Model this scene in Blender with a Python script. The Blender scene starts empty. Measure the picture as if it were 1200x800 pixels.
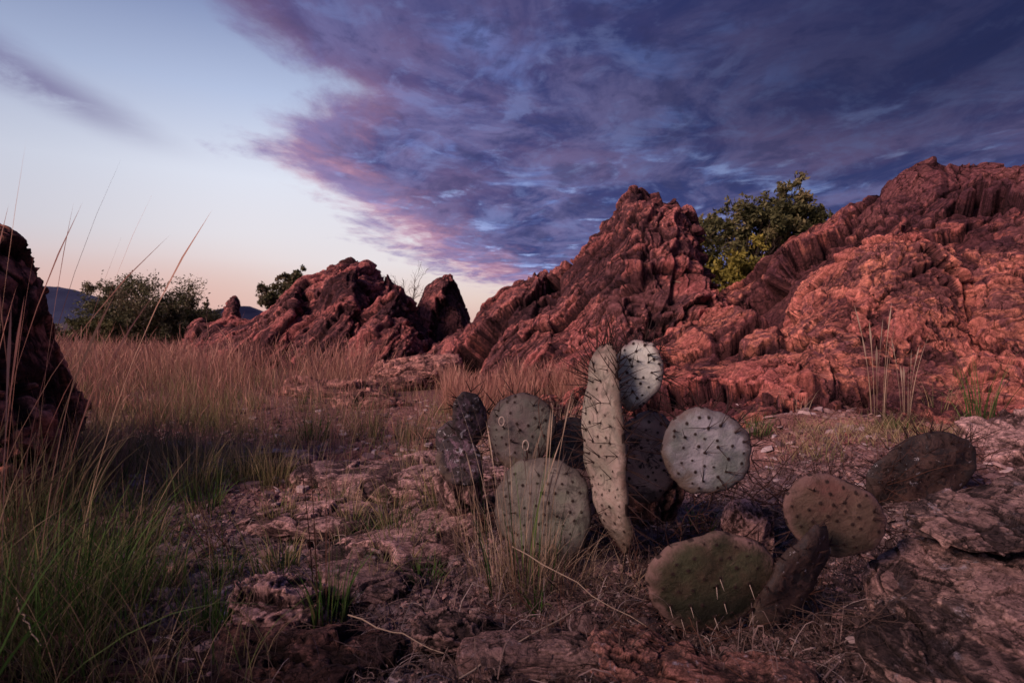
import bpy, math
import numpy as np
from mathutils import Vector, Matrix
R = math.radians
rng = np.random.default_rng(11)
H, FP, HY = 0.55, 666.7, 385.0          # eye height, focal length in photo pixels, horizon row
col = bpy.context.scene.collection

def P(px, py, d):                        # photo pixel at true distance d -> world point
    return np.array([(px-600)/FP*d, d, H+(HY-py)/FP*d])

# ------------------------------------------------------------------ noise
_r = np.random.default_rng(5)
PERM = np.concatenate([_r.permutation(256)]*3).astype(np.int64)
GR = _r.normal(size=(256, 3)); GR /= np.linalg.norm(GR, axis=1)[:, None]
def perlin(p, s=0):
    p = np.asarray(p, float)
    i = np.floor(p).astype(np.int64); f = p-i
    u = f*f*f*(f*(f*6-15)+10)
    i = (i+s*17) & 255
    out = 0
    for dx in (0, 1):
        a = PERM[(i[:, 0]+dx) & 255]; wx = u[:, 0] if dx else 1-u[:, 0]
        for dy in (0, 1):
            b = PERM[a+((i[:, 1]+dy) & 255)]; wy = u[:, 1] if dy else 1-u[:, 1]
            for dz in (0, 1):
                c = PERM[b+((i[:, 2]+dz) & 255)]; wz = u[:, 2] if dz else 1-u[:, 2]
                g = GR[c]
                d = g[:, 0]*(f[:, 0]-dx)+g[:, 1]*(f[:, 1]-dy)+g[:, 2]*(f[:, 2]-dz)
                out = out+wx*wy*wz*d
    return out*1.5
def fbm(p, o=4, s=0, g=0.5, ridge=False):
    t, a, n = 0, 1.0, 0
    for k in range(o):
        v = perlin(p*2.03**k, s+k*3)
        if ridge: v = 1-2*np.abs(v)
        t = t+a*v; n += a; a *= g
    return t/n
def worley(p, s=0):                      # F1, F2, random value of the nearest cell
    i = np.floor(p).astype(np.int64); f = p-i
    F1 = np.full(len(p), 9.); F2 = F1.copy(); cid = np.zeros(len(p)); fa = np.zeros(len(p))
    for dx in (-1, 0, 1):
        for dy in (-1, 0, 1):
            for dz in (-1, 0, 1):
                h = PERM[PERM[PERM[(i[:, 0]+dx+s) & 255]+((i[:, 1]+dy) & 255)]+((i[:, 2]+dz) & 255)]
                q = GR[h]*0.45+0.5
                d = np.sqrt((q[:, 0]+dx-f[:, 0])**2+(q[:, 1]+dy-f[:, 1])**2+(q[:, 2]+dz-f[:, 2])**2)
                m = d < F1
                g = GR[(h+77) & 255]
                fa = np.where(m, g[:, 0]*(q[:, 0]+dx-f[:, 0])+g[:, 1]*(q[:, 1]+dy-f[:, 1])+g[:, 2]*(q[:, 2]+dz-f[:, 2]), fa)
                F2 = np.where(m, F1, np.minimum(F2, d)); cid = np.where(m, PERM[h+1]/255., cid); F1 = np.where(m, d, F1)
    return F1, F2, cid, fa
def sm(a, b, x):
    t = np.clip((x-a)/(b-a), 0, 1); return t*t*(3-2*t)

# ------------------------------------------------------------------ terrain height
def G(x, y, fine=True):
    x = np.atleast_1d(np.asarray(x, float)); y = np.atleast_1d(np.asarray(y, float))
    r = np.hypot(x, y)
    p = np.stack([x, y, 0*x], 1)
    near = sm(40, 8, r)
    z = 0.05*perlin(p*0.55, 3)*near
    z += 0.05*np.exp(-(((x-.16)/.33)**2+((y-1.4)/.28)**2))            # mound under the cactus
    z += 0.17*sm(.45, 1.1, x)*sm(1.1, 1.75, y)*sm(7, 2.5, y)            # rise to the right
    z += 0.05*sm(-.9, -1.9, x)*near
    z += 0.06*sm(.6, .0, x)*sm(-.6, -.05, x)*sm(1.3, 1.8, y)*sm(3.4, 2., y)   # pale rock shelf
    z += 0.12*sm(14, 40, r)*perlin(p*.05, 8)
    if fine:
        q = p*np.array([1, 1.9, 1])
        q = q+0.25*np.stack([perlin(p*2, 21), perlin(p*2, 22), 0*x], 1)
        f1, f2, c, fa = worley(q*3.2, 2)
        shelf = sm(-1.6, -.2, x)*sm(5, 2.5, y)
        z += near*shelf*(0.035*(c-.5)-0.02*sm(.12, 0, f2-f1))
        f1, f2, c, fa = worley(q*11, 7)
        z += near*shelf*(0.012*(c-.5)-0.008*sm(.15, 0, f2-f1))
        z += near*0.011*fbm(p*np.array([5, 9, 1]), 4, 4)
        z += near*0.006*fbm(p*40, 3, 9)
    return z

# ------------------------------------------------------------------ mesh and tagging
def mesh(name, V, F, mat=None, parent=None, org=None, attrs=None, smooth=True, mats=None, midx=None):
    """V (N,3) world; F list of (M,k) index arrays; origin at org (top-level) or the parent's location"""
    V = np.asarray(V, float)
    if parent is not None:
        o0 = np.array(parent['_org'])
    else:
        o0 = np.array(org if org is not None else [V[:, 0].mean(), V[:, 1].mean(), V[:, 2].min()])
    me = bpy.data.meshes.new(name)
    if not isinstance(F, (list, tuple)): F = [F]
    F = [np.asarray(f, np.int32) for f in F if len(f)]
    me.vertices.add(len(V)); me.vertices.foreach_set('co', (V-o0).astype(np.float32).ravel())
    loops = np.concatenate([f.ravel() for f in F]); tot = np.concatenate([np.full(len(f), f.shape[1]) for f in F])
    me.loops.add(len(loops)); me.loops.foreach_set('vertex_index', loops)
    me.polygons.add(len(tot)); me.polygons.foreach_set('loop_start', np.concatenate([[0], np.cumsum(tot)[:-1]]).astype(np.int32))
    me.polygons.foreach_set('use_smooth', np.full(len(tot), smooth))
    if midx is not None: me.polygons.foreach_set('material_index', np.asarray(midx, np.int32))
    me.update(calc_edges=True); me.validate()
    for k, v in (attrs or {}).items():
        a = me.attributes.new(k, 'FLOAT', 'POINT'); a.data.foreach_set('value', np.asarray(v, np.float32))
    for m in (mats or [mat]): me.materials.append(m)
    o = bpy.data.objects.new(name, me); col.objects.link(o)
    if parent is not None:
        o.parent = parent
        o['_org'] = [float(a) for a in o0]
    else:
        o.location = o0; o['_org'] = [float(a) for a in o0]
    return o
def empty(name, loc):
    o = bpy.data.objects.new(name, None); col.objects.link(o); o.location = loc
    o['_org'] = [float(a) for a in loc]; o.empty_display_size = .1
    return o
def tag(o, label=None, cat=None, group=None, kind=None):
    if label: o['label'] = label
    if cat: o['category'] = cat
    if group: o['group'] = group
    if kind: o['kind'] = kind
    return o
def gridF(nu, nv, off=0, wrap=False):
    i = np.arange(nu if wrap else nu-1)[:, None]; j = np.arange(nv-1)[None, :]
    i2 = (i+1) % nu
    return (np.stack([i*nv+j, i2*nv+j, i2*nv+j+1, i*nv+j+1], -1).reshape(-1, 4))+off

# ------------------------------------------------------------------ materials
class NT:
    def __init__(s, m): s.t = m.node_tree; s.n = s.t.nodes; s.l = s.t.links
    def add(s, typ, ins=None, **kw):
        n = s.n.new(typ)
        for k, v in kw.items(): setattr(n, k, v)
        for k, v in (ins or {}).items():
            if isinstance(v, bpy.types.NodeSocket): s.l.new(v, n.inputs[k])
            else: n.inputs[k].default_value = v
        return n
    def math(s, op, a, b=0, c=0, clamp=False):
        return s.add('ShaderNodeMath', {0: a, 1: b, 2: c}, operation=op, use_clamp=clamp).outputs[0]
    def sms(s, x, a, b, lo=0, hi=1):
        return s.add('ShaderNodeMapRange', {0: x, 1: a, 2: b, 3: lo, 4: hi}, interpolation_type='SMOOTHSTEP').outputs[0]
    def mix(s, f, a, b, bt='MIX'):
        n = s.add('ShaderNodeMix', data_type='RGBA', blend_type=bt)
        for k, v in ((0, f), (6, a), (7, b)):
            if isinstance(v, bpy.types.NodeSocket): s.l.new(v, n.inputs[k])
            else: n.inputs[k].default_value = v if k == 0 else (*v, 1)
        return n.outputs[2]
    def noise(s, vec, sc, det=6, rough=.6, dist=0, out=0):
        return s.add('ShaderNodeTexNoise', {'Vector': vec, 'Scale': sc, 'Detail': det, 'Roughness': rough, 'Distortion': dist}).outputs[out]
    def ramp(s, x, stops):
        n = s.add('ShaderNodeValToRGB', {0: x}); e = n.color_ramp.elements
        while len(e) < len(stops): e.new(.5)
        for k, (p, c) in enumerate(stops): e[k].position = p; e[k].color = (*c, 1)
        return n.outputs[0]
def newmat(name):
    m = bpy.data.materials.new(name); m.use_nodes = True; t = NT(m)
    b = t.n['Principled BSDF']; b.inputs['Roughness'].default_value = .9
    b.inputs['Specular IOR Level'].default_value = .15
    return m, t, b

def rock_mat(name, A, B, D, streak=(1, 1, .3), sc=1.0, dark=.5, lich=.0, lcol=(.32, .3, .36), bump=.02, rot=(0, 0, 0), edge=.6, right_dark=0):
    m, t, b = newmat(name)
    tc = t.add('ShaderNodeTexCoord').outputs['Object']
    st = t.add('ShaderNodeMapping', {0: tc, 'Rotation': rot, 'Scale': streak}).outputs[0]
    n1 = t.noise(tc, 1.6*sc, 8, .62, .5); n2 = t.noise(st, 5*sc, 9, .65, .6); n3 = t.noise(tc, 38*sc, 6, .7)
    n4 = t.noise(tc, 9*sc, 8, .7, 1.0)
    c = t.mix(t.sms(n1, .35, .66), A, B)
    c = t.mix(t.sms(n2, .52, .70), c, tuple(.45*x for x in A))
    dv = t.math('ADD', t.math('MULTIPLY', n1, .5), t.math('MULTIPLY', n4, .5))
    if right_dark:
        sp = t.add('ShaderNodeSeparateXYZ', {0: tc}).outputs
        dv = t.math('ADD', dv, t.sms(t.math('ADD', t.math('MULTIPLY', sp[0], .8), t.math('MULTIPLY', sp[2], .7)), .6, 3.0, -.03, right_dark))  # rock colour turns darker towards the right and the top
    d = t.math('MULTIPLY', t.sms(dv, .55-.1*dark, .60-.1*dark), .8)
    c = t.mix(d, c, D)
    if lich > 0:
        l = t.noise(tc, 6*sc, 10, .75, .3)
        c = t.mix(t.math('MULTIPLY', t.sms(l, .66-.18*lich, .74-.18*lich), .85), c, lcol)
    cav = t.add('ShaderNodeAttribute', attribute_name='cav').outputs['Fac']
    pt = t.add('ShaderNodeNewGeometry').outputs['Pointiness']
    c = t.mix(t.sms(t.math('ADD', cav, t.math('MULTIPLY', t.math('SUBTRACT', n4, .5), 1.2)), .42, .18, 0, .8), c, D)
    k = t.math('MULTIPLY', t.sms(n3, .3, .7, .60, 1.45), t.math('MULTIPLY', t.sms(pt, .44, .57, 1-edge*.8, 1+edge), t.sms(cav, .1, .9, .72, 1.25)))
    ws = t.add('ShaderNodeVectorMath', {0: st, 1: t.add('ShaderNodeVectorMath', {0: t.noise(tc, 7*sc, 4, .6, 0, 1), 3: .22}, operation='SCALE').outputs[0]}, operation='ADD').outputs[0]
    v1 = t.add('ShaderNodeTexVoronoi', {'Vector': ws, 'Scale': 3.2*sc}, feature='DISTANCE_TO_EDGE').outputs[0]
    v2 = t.add('ShaderNodeTexVoronoi', {'Vector': ws, 'Scale': 9*sc}, feature='DISTANCE_TO_EDGE').outputs[0]
    ck = t.math('MULTIPLY', t.sms(v1, 0, .022, .35, 1), t.sms(v2, 0, .03, .75, 1))
    k = t.math('MULTIPLY', k, ck)
    kk = t.add('ShaderNodeCombineXYZ', {0: k, 1: k, 2: k}).outputs[0]
    c = t.mix(1.0, c, kk, 'MULTIPLY')
    t.l.new(c, b.inputs['Base Color'])
    h = t.math('ADD', t.math('ADD', t.noise(tc, 11*sc, 12, .74, .3), t.math('MULTIPLY', t.noise(st, 40*sc, 8, .75), .5)), t.math('MULTIPLY', ck, .5))
    bp = t.add('ShaderNodeBump', {'Height': h, 'Distance': bump, 'Strength': 1.0}).outputs[0]
    t.l.new(bp, b.inputs['Normal'])
    return m
def blade_mat(name, stops, tip=None, trans=.25):
    """colour by the blade's own random attribute, brightened along its length"""
    m, t, b = newmat(name)
    r = t.add('ShaderNodeAttribute', attribute_name='rnd').outputs['Fac']
    h = t.add('ShaderNodeAttribute', attribute_name='len').outputs['Fac']
    c = t.ramp(r, stops)
    if tip: c = t.mix(t.sms(h, .35, .95), c, t.mix(.55, c, tip))
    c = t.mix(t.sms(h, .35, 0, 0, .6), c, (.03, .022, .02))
    t.l.new(c, b.inputs['Base Color']); b.inputs['Roughness'].default_value = .7
    tr = t.add('ShaderNodeBsdfTranslucent', {'Color': c}).outputs[0]
    ms = t.add('ShaderNodeMixShader', {0: trans, 1: b.outputs[0], 2: tr}).outputs[0]
    t.l.new(ms, t.n['Material Output'].inputs[0])
    return m
MAT = {}
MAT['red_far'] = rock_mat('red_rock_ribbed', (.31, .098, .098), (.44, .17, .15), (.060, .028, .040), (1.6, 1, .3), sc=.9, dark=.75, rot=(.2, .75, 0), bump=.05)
MAT['redbig'] = rock_mat('red_rock_blocky', (.34, .105, .098), (.50, .19, .135), (.085, .034, .050), (1, 1, .6), sc=1.15, dark=.8, bump=.03, right_dark=.15, lich=.22, lcol=(.20, .12, .13))
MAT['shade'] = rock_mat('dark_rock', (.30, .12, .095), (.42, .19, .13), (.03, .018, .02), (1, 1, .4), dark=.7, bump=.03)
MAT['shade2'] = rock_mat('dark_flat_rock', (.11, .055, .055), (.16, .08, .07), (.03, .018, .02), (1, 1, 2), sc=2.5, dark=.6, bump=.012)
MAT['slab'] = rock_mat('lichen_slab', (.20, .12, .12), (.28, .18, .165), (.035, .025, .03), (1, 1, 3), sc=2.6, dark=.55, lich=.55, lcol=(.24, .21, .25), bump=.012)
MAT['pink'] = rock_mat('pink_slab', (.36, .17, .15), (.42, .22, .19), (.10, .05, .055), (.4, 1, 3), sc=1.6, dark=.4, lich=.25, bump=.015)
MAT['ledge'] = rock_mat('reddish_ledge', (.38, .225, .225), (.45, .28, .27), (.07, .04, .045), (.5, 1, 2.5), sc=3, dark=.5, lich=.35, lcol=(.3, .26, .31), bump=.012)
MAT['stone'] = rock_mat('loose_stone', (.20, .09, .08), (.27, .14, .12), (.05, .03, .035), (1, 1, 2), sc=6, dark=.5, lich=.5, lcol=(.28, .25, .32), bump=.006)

# ground
m, t, b = newmat('ground'); MAT['ground'] = m
tc = t.add('ShaderNodeTexCoord').outputs['Object']
st = t.add('ShaderNodeMapping', {0: tc, 'Scale': (1, 2.2, 1)}).outputs[0]
n1 = t.noise(tc, 1.3, 6, .6, .4); n2 = t.noise(st, 9, 10, .72, .6); n3 = t.noise(tc, 60, 8, .75)
c = t.mix(t.sms(n2, .35, .65), (.15, .105, .125), (.36, .255, .285))
c = t.mix(t.sms(n1, .5, .62, 0, .7), c, (.44, .25, .25))
c = t.mix(t.sms(t.noise(st, 4, 9, .75), .55, .68, 0, .8), c, (.34, .29, .34))
c = t.mix(t.sms(n3, .52, .35, 0, .55), c, (.05, .034, .036))
wv = t.add('ShaderNodeVectorMath', {0: st, 1: t.add('ShaderNodeVectorMath', {0: t.noise(tc, 9, 5, .6, 0, 1), 3: .16}, operation='SCALE').outputs[0]}, operation='ADD').outputs[0]
g1 = t.add('ShaderNodeTexVoronoi', {'Vector': wv, 'Scale': 5.5}, feature='DISTANCE_TO_EDGE').outputs[0]
g2 = t.add('ShaderNodeTexVoronoi', {'Vector': wv, 'Scale': 16}, feature='DISTANCE_TO_EDGE').outputs[0]
gk = t.math('MULTIPLY', t.sms(g1, 0, .05, .2, 1), t.sms(g2, 0, .07, .4, 1))
c = t.mix(t.math('SUBTRACT', 1, gk), c, (.04, .026, .03))
ln = t.add('ShaderNodeVectorMath', {0: tc}, operation='LENGTH').outputs['Value']
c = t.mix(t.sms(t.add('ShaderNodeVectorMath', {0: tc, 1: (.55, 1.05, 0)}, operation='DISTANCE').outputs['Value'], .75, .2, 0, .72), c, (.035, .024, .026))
c = t.mix(t.sms(t.math('ADD', ln, t.math('MULTIPLY', n1, 1.2)), 2.2, 3.0, 0, .75), c, t.mix(n2, (.16, .07, .07), (.46, .21, .18)))
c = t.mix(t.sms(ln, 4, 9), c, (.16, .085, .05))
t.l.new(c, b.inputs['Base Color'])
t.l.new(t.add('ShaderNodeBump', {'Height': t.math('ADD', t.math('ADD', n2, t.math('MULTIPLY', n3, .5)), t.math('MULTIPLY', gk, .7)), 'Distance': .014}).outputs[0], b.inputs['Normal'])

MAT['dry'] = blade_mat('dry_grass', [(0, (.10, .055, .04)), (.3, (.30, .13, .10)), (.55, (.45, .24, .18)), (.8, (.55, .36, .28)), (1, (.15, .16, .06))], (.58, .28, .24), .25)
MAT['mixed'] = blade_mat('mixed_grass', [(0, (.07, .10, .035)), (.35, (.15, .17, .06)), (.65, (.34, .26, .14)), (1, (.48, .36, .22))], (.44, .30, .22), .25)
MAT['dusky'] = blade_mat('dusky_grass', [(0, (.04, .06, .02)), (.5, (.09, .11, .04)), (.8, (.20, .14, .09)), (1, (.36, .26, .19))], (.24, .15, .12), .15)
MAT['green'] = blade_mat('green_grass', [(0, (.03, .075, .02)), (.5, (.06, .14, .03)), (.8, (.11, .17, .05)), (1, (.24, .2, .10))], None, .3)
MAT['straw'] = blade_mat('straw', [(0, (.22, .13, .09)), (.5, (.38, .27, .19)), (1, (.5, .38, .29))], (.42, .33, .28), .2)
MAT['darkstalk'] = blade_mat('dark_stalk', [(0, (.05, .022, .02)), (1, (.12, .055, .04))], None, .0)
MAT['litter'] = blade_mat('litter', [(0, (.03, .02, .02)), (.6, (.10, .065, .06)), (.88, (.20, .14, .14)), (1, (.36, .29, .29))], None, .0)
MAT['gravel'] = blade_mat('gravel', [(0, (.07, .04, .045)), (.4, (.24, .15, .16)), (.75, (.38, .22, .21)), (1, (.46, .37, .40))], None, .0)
def leaf_mat(name, stops):
    m, t, b = newmat(name)
    r = t.add('ShaderNodeAttribute', attribute_name='rnd').outputs['Fac']
    c = t.ramp(r, stops); t.l.new(c, b.inputs['Base Color']); b.inputs['Roughness'].default_value = .6
    tr = t.add('ShaderNodeBsdfTranslucent', {'Color': c}).outputs[0]
    t.l.new(t.add('ShaderNodeMixShader', {0: .2, 1: b.outputs[0], 2: tr}).outputs[0], t.n['Material Output'].inputs[0])
    return m
MAT['leaf_olive'] = leaf_mat('olive_leaves', [(0, (.05, .055, .03)), (.6, (.14, .14, .065)), (1, (.24, .20, .11))])
MAT['leaf_yellow'] = leaf_mat('yellowish_leaves', [(0, (.12, .11, .03)), (.6, (.30, .26, .06)), (1, (.42, .34, .10))])
MAT['leaf_dark'] = leaf_mat('dark_leaves', [(0, (.05, .06, .03)), (.6, (.14, .14, .075)), (1, (.28, .22, .16))])
m, t, b = newmat('bark'); MAT['bark'] = m
tc = t.add('ShaderNodeTexCoord').outputs['Object']
t.l.new(t.mix(t.noise(tc, 30, 6, .7), (.03, .022, .02), (.11, .08, .07)), b.inputs['Base Color'])
m, t, b = newmat('spine'); MAT['spine'] = m; b.inputs['Base Color'].default_value = (.035, .018, .018, 1); b.inputs['Roughness'].default_value = .6
m, t, b = newmat('pale_spine'); MAT['pspine'] = m; b.inputs['Base Color'].default_value = (.45, .36, .33, 1); b.inputs['Roughness'].default_value = .6
m, t, b = newmat('hill'); MAT['hill'] = m
tc = t.add('ShaderNodeTexCoord').outputs['Object']
t.l.new(t.mix(t.noise(tc, .03, 8, .7), (.03, .04, .095), (.06, .07, .14)), b.inputs['Base Color'])
m, t, b = newmat('brown_hill'); MAT['hill2'] = m
tc = t.add('ShaderNodeTexCoord').outputs['Object']
t.l.new(t.mix(t.noise(tc, .08, 8, .7), (.05, .04, .055), (.10, .075, .085)), b.inputs['Base Color'])

# ------------------------------------------------------------------ rocks
CAV = [None]
def displace(V, N, amp, sc, longdir, seed, crack=1.0, step=1.0, ribs=1.0, flat=False, saw=0.):
    """tilted facets, steps and cracks stretched along (or, if flat, layered across) the rock's cleavage"""
    e = np.array(longdir, float); e /= np.linalg.norm(e)
    p = V+seed*7.31
    w = np.stack([fbm(p*sc*1.1, 3, seed+1), fbm(p*sc*1.1, 3, seed+2), fbm(p*sc*1.1, 3, seed+3)], 1)
    w2 = np.stack([perlin(p*sc*9, seed+1), perlin(p*sc*9, seed+2), perlin(p*sc*9, seed+3)], 1)
    q = p+w*(.05 if flat else .15)/sc
    al = q@e
    if flat: ribs = min(ribs, .15)
    qs = q+np.outer(al*(1.9 if flat else -.60), e)
    d = .9*fbm(q*sc*.8, 2, seed)
    d += ribs*.40*fbm(qs*sc*2.2, 3, seed+5, .5, True)-.15*ribs
    for k, (f, a) in enumerate(((.95, 2.0), (2.3, .78), (5.6, .24), (13, .085), (28, .035))):
        f1, f2, c, fa = worley(qs*sc*f+w2*.10+k*3.3, seed+9*k)
        g = .35+.65*sm(-.25, .3, perlin(q*sc*1.3, seed+k+40))           # some faces stay smoother than others
        cr = sm(.10, 0, f2-f1)
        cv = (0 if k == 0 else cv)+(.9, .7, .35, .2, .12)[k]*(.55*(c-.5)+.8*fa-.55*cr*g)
        d += a*g*(step*(.42*(c-.5)+1.05*fa)-crack*.22*sm(.06, 0, f2-f1))
    if saw:
        bn = np.array([-e[2], .15, e[0]]); bn /= np.linalg.norm(bn)
        for f, a in ((1.15, 1.0), (3.1, .42), (8., .15)):
            u = (q@bn)*sc*f+.35*perlin(q*sc*.9, seed+60)+.12*perlin(q*sc*4, seed+61)
            fr = u-np.floor(u); st = np.where(fr < .9, fr/.9, (1-fr)/.1)
            m = .45+.55*sm(-.3, .2, perlin(q*sc*np.array([1, 1, .7])*1.2+f, seed+62))
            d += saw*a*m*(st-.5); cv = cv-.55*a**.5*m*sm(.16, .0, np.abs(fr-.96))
    d += .10*fbm(q*sc*12, 5, seed+7, .62)
    d -= np.median(d)
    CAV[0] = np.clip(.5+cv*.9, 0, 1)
    return V+N*(amp*d)[:, None]
def normals(X):                                              # X (nu,nv,3)
    a = np.gradient(X, axis=0); b = np.gradient(X, axis=1)
    n = np.cross(a, b); n /= np.linalg.norm(n, axis=2, keepdims=True)+1e-12
    return n
def sheet(ctrl, nu, nv, back=1.2, pw=1.5, amp=.1, sc=1., ld=(0, 0, 1), seed=0, **kw):
    """rock mass under a ridge line; ctrl rows: photo px, py, ridge distance, foot distance"""
    c = np.array(ctrl, float)
    seg = np.concatenate([[0], np.cumsum(np.hypot(np.diff(c[:, 0]), np.diff(c[:, 1])))])
    s = np.linspace(0, seg[-1], nu)
    px, py, dr, df = [np.interp(s, seg, c[:, k]) for k in range(4)]
    k = max(3, nu//110)|1; ker = np.hanning(k+2)[1:-1]; ker /= ker.sum()
    px, py, dr, df = [np.convolve(np.pad(a, k//2, 'edge'), ker, 'valid') for a in (px, py, dr, df)]
    T = np.stack([(px-600)/FP*dr, dr, H+(HY-py)/FP*dr], 1)
    Fx = (px-600)/FP*df; Ft = np.stack([Fx*.6+T[:, 0]*.4, df, 0*px], 1)
    Ft[:, 2] = G(Ft[:, 0], Ft[:, 1], False)-.08
    T[:, 2] = np.maximum(T[:, 2], Ft[:, 2]+.03)
    nf = int(nv*.72); th = np.concatenate([np.linspace(0, 1, nf)*np.pi/2, np.pi/2+np.linspace(0, 1, nv-nf+1)[1:]*np.pi/2])
    X = np.zeros((nu, nv, 3))
    for j, a in enumerate(th):
        if j < nf:
            h = np.sin(a)**pw; y = 1-np.cos(a)**pw
            X[:, j] = np.stack([Ft[:, 0]+(T[:, 0]-Ft[:, 0])*y, Ft[:, 1]+(T[:, 1]-Ft[:, 1])*y, Ft[:, 2]+(T[:, 2]-Ft[:, 2])*h], 1)
        else:
            h = np.sin(a)**pw; y = (-np.cos(a))**pw
            hh = (T[:, 2]-Ft[:, 2])
            bk = np.minimum(back, .2+hh*1.2)*y
            X[:, j] = np.stack([T[:, 0]*(1+bk/T[:, 1]*(T[:, 0] < 0))+T[:, 0]*bk/T[:, 1]*.6*(T[:, 0] > 0), T[:, 1]+bk, Ft[:, 2]-.15+(hh+.15)*h], 1)
    N = normals(X)
    V = displace(X.reshape(-1, 3), N.reshape(-1, 3), amp, sc, ld, seed, **kw)
    return V, gridF(nu, nv), CAV[0]
def blob(cen, rad, rot=(0, 0, 0), ex=.6, n=120, amp=.05, sc=3., ld=(1, 0, .2), seed=0, **kw):
    """boulder: rounded block grown from a superellipsoid and fractured"""
    nu, nv = n, n//2+1
    u = np.linspace(0, 2*np.pi, nu, endpoint=False)[:, None]; v = np.linspace(-np.pi/2, np.pi/2, nv)[None, :]
    sp = lambda a, e: np.sign(a)*np.abs(a)**e
    X = np.stack([sp(np.cos(v), ex)*sp(np.cos(u), ex), sp(np.cos(v), ex)*sp(np.sin(u), ex), sp(np.sin(v), ex)*np.ones_like(u)], -1)
    D = np.stack([np.cos(v)*np.cos(u), np.cos(v)*np.sin(u), np.sin(v)*np.ones_like(u)], -1).reshape(-1, 3)
    X = X.reshape(-1, 3)*np.array(rad)
    N = D/np.array(rad)*min(rad); N /= np.linalg.norm(N, axis=1)[:, None]
    M = np.array(Matrix.Rotation(R(rot[2]), 3, 'Z')@Matrix.Rotation(R(rot[1]), 3, 'Y')@Matrix.Rotation(R(rot[0]), 3, 'X'))
    X = X@M.T+np.array(cen); N = N@M.T
    V = displace(X, N, amp, sc, ld, seed, **kw)
    V = V.reshape(nu, nv, 3); V[:, 0] = V[:, 0].mean(0); V[:, -1] = V[:, -1].mean(0)
    return V.reshape(-1, 3), gridF(nu, nv, 0, True), CAV[0]
def join(parts):
    V, F, o = [], [], 0
    for v, f in [q[:2] for q in parts]: V.append(v); F.append(f+o); o += len(v)
    return np.concatenate(V), np.concatenate(F)
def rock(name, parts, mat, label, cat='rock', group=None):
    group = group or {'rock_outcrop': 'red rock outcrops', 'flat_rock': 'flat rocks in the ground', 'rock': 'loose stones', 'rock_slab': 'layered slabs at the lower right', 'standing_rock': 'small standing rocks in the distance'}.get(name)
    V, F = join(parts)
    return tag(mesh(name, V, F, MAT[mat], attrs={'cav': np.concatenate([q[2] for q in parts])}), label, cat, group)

LD1 = (-.55, -.1, -.8)
rock('rock_outcrop', [
    sheet([(488, 440, 6.6, 5.9), (520, 408, 6.8, 5.8), (545, 388, 7, 5.6), (570, 362, 7, 5.3), (590, 345, 7, 5.1), (606, 337, 7, 5), (634, 340, 7, 4.8), (646, 340, 7, 4.7),
           (668, 316, 7, 4.6), (700, 277, 7, 4.4), (718, 256, 7, 4.3), (730, 236, 7, 4.3), (742, 229, 7, 4.3), (776, 228, 7, 4.3), (792, 236, 7, 4.4),
           (791, 262, 7, 4.6), (801, 290, 7, 4.8), (808, 320, 7, 5), (812, 360, 7, 5.4), (820, 440, 7, 6)], 620, 520, 1.3, 1.35, .15, 1.05, LD1, 3, ribs=.8, saw=.9),
    sheet([(560, 450, 5.2, 4.8), (600, 425, 5.3, 4.3), (640, 400, 5.4, 4.1), (672, 372, 5.5, 4.0), (700, 350, 5.6, 3.9), (716, 330, 5.7, 3.9), (735, 330, 5.7, 3.9), (752, 350, 5.7, 3.9), (775, 395, 5.5, 4.2), (795, 450, 5.2, 4.6)],
          340, 300, .9, 1.6, .10, 1.5, LD1, 8, ribs=.8, saw=.9)],
    'red_far', 'tall red craggy outcrop with a pointed summit, left of the leafy tree', 'rock outcrop')
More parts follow.
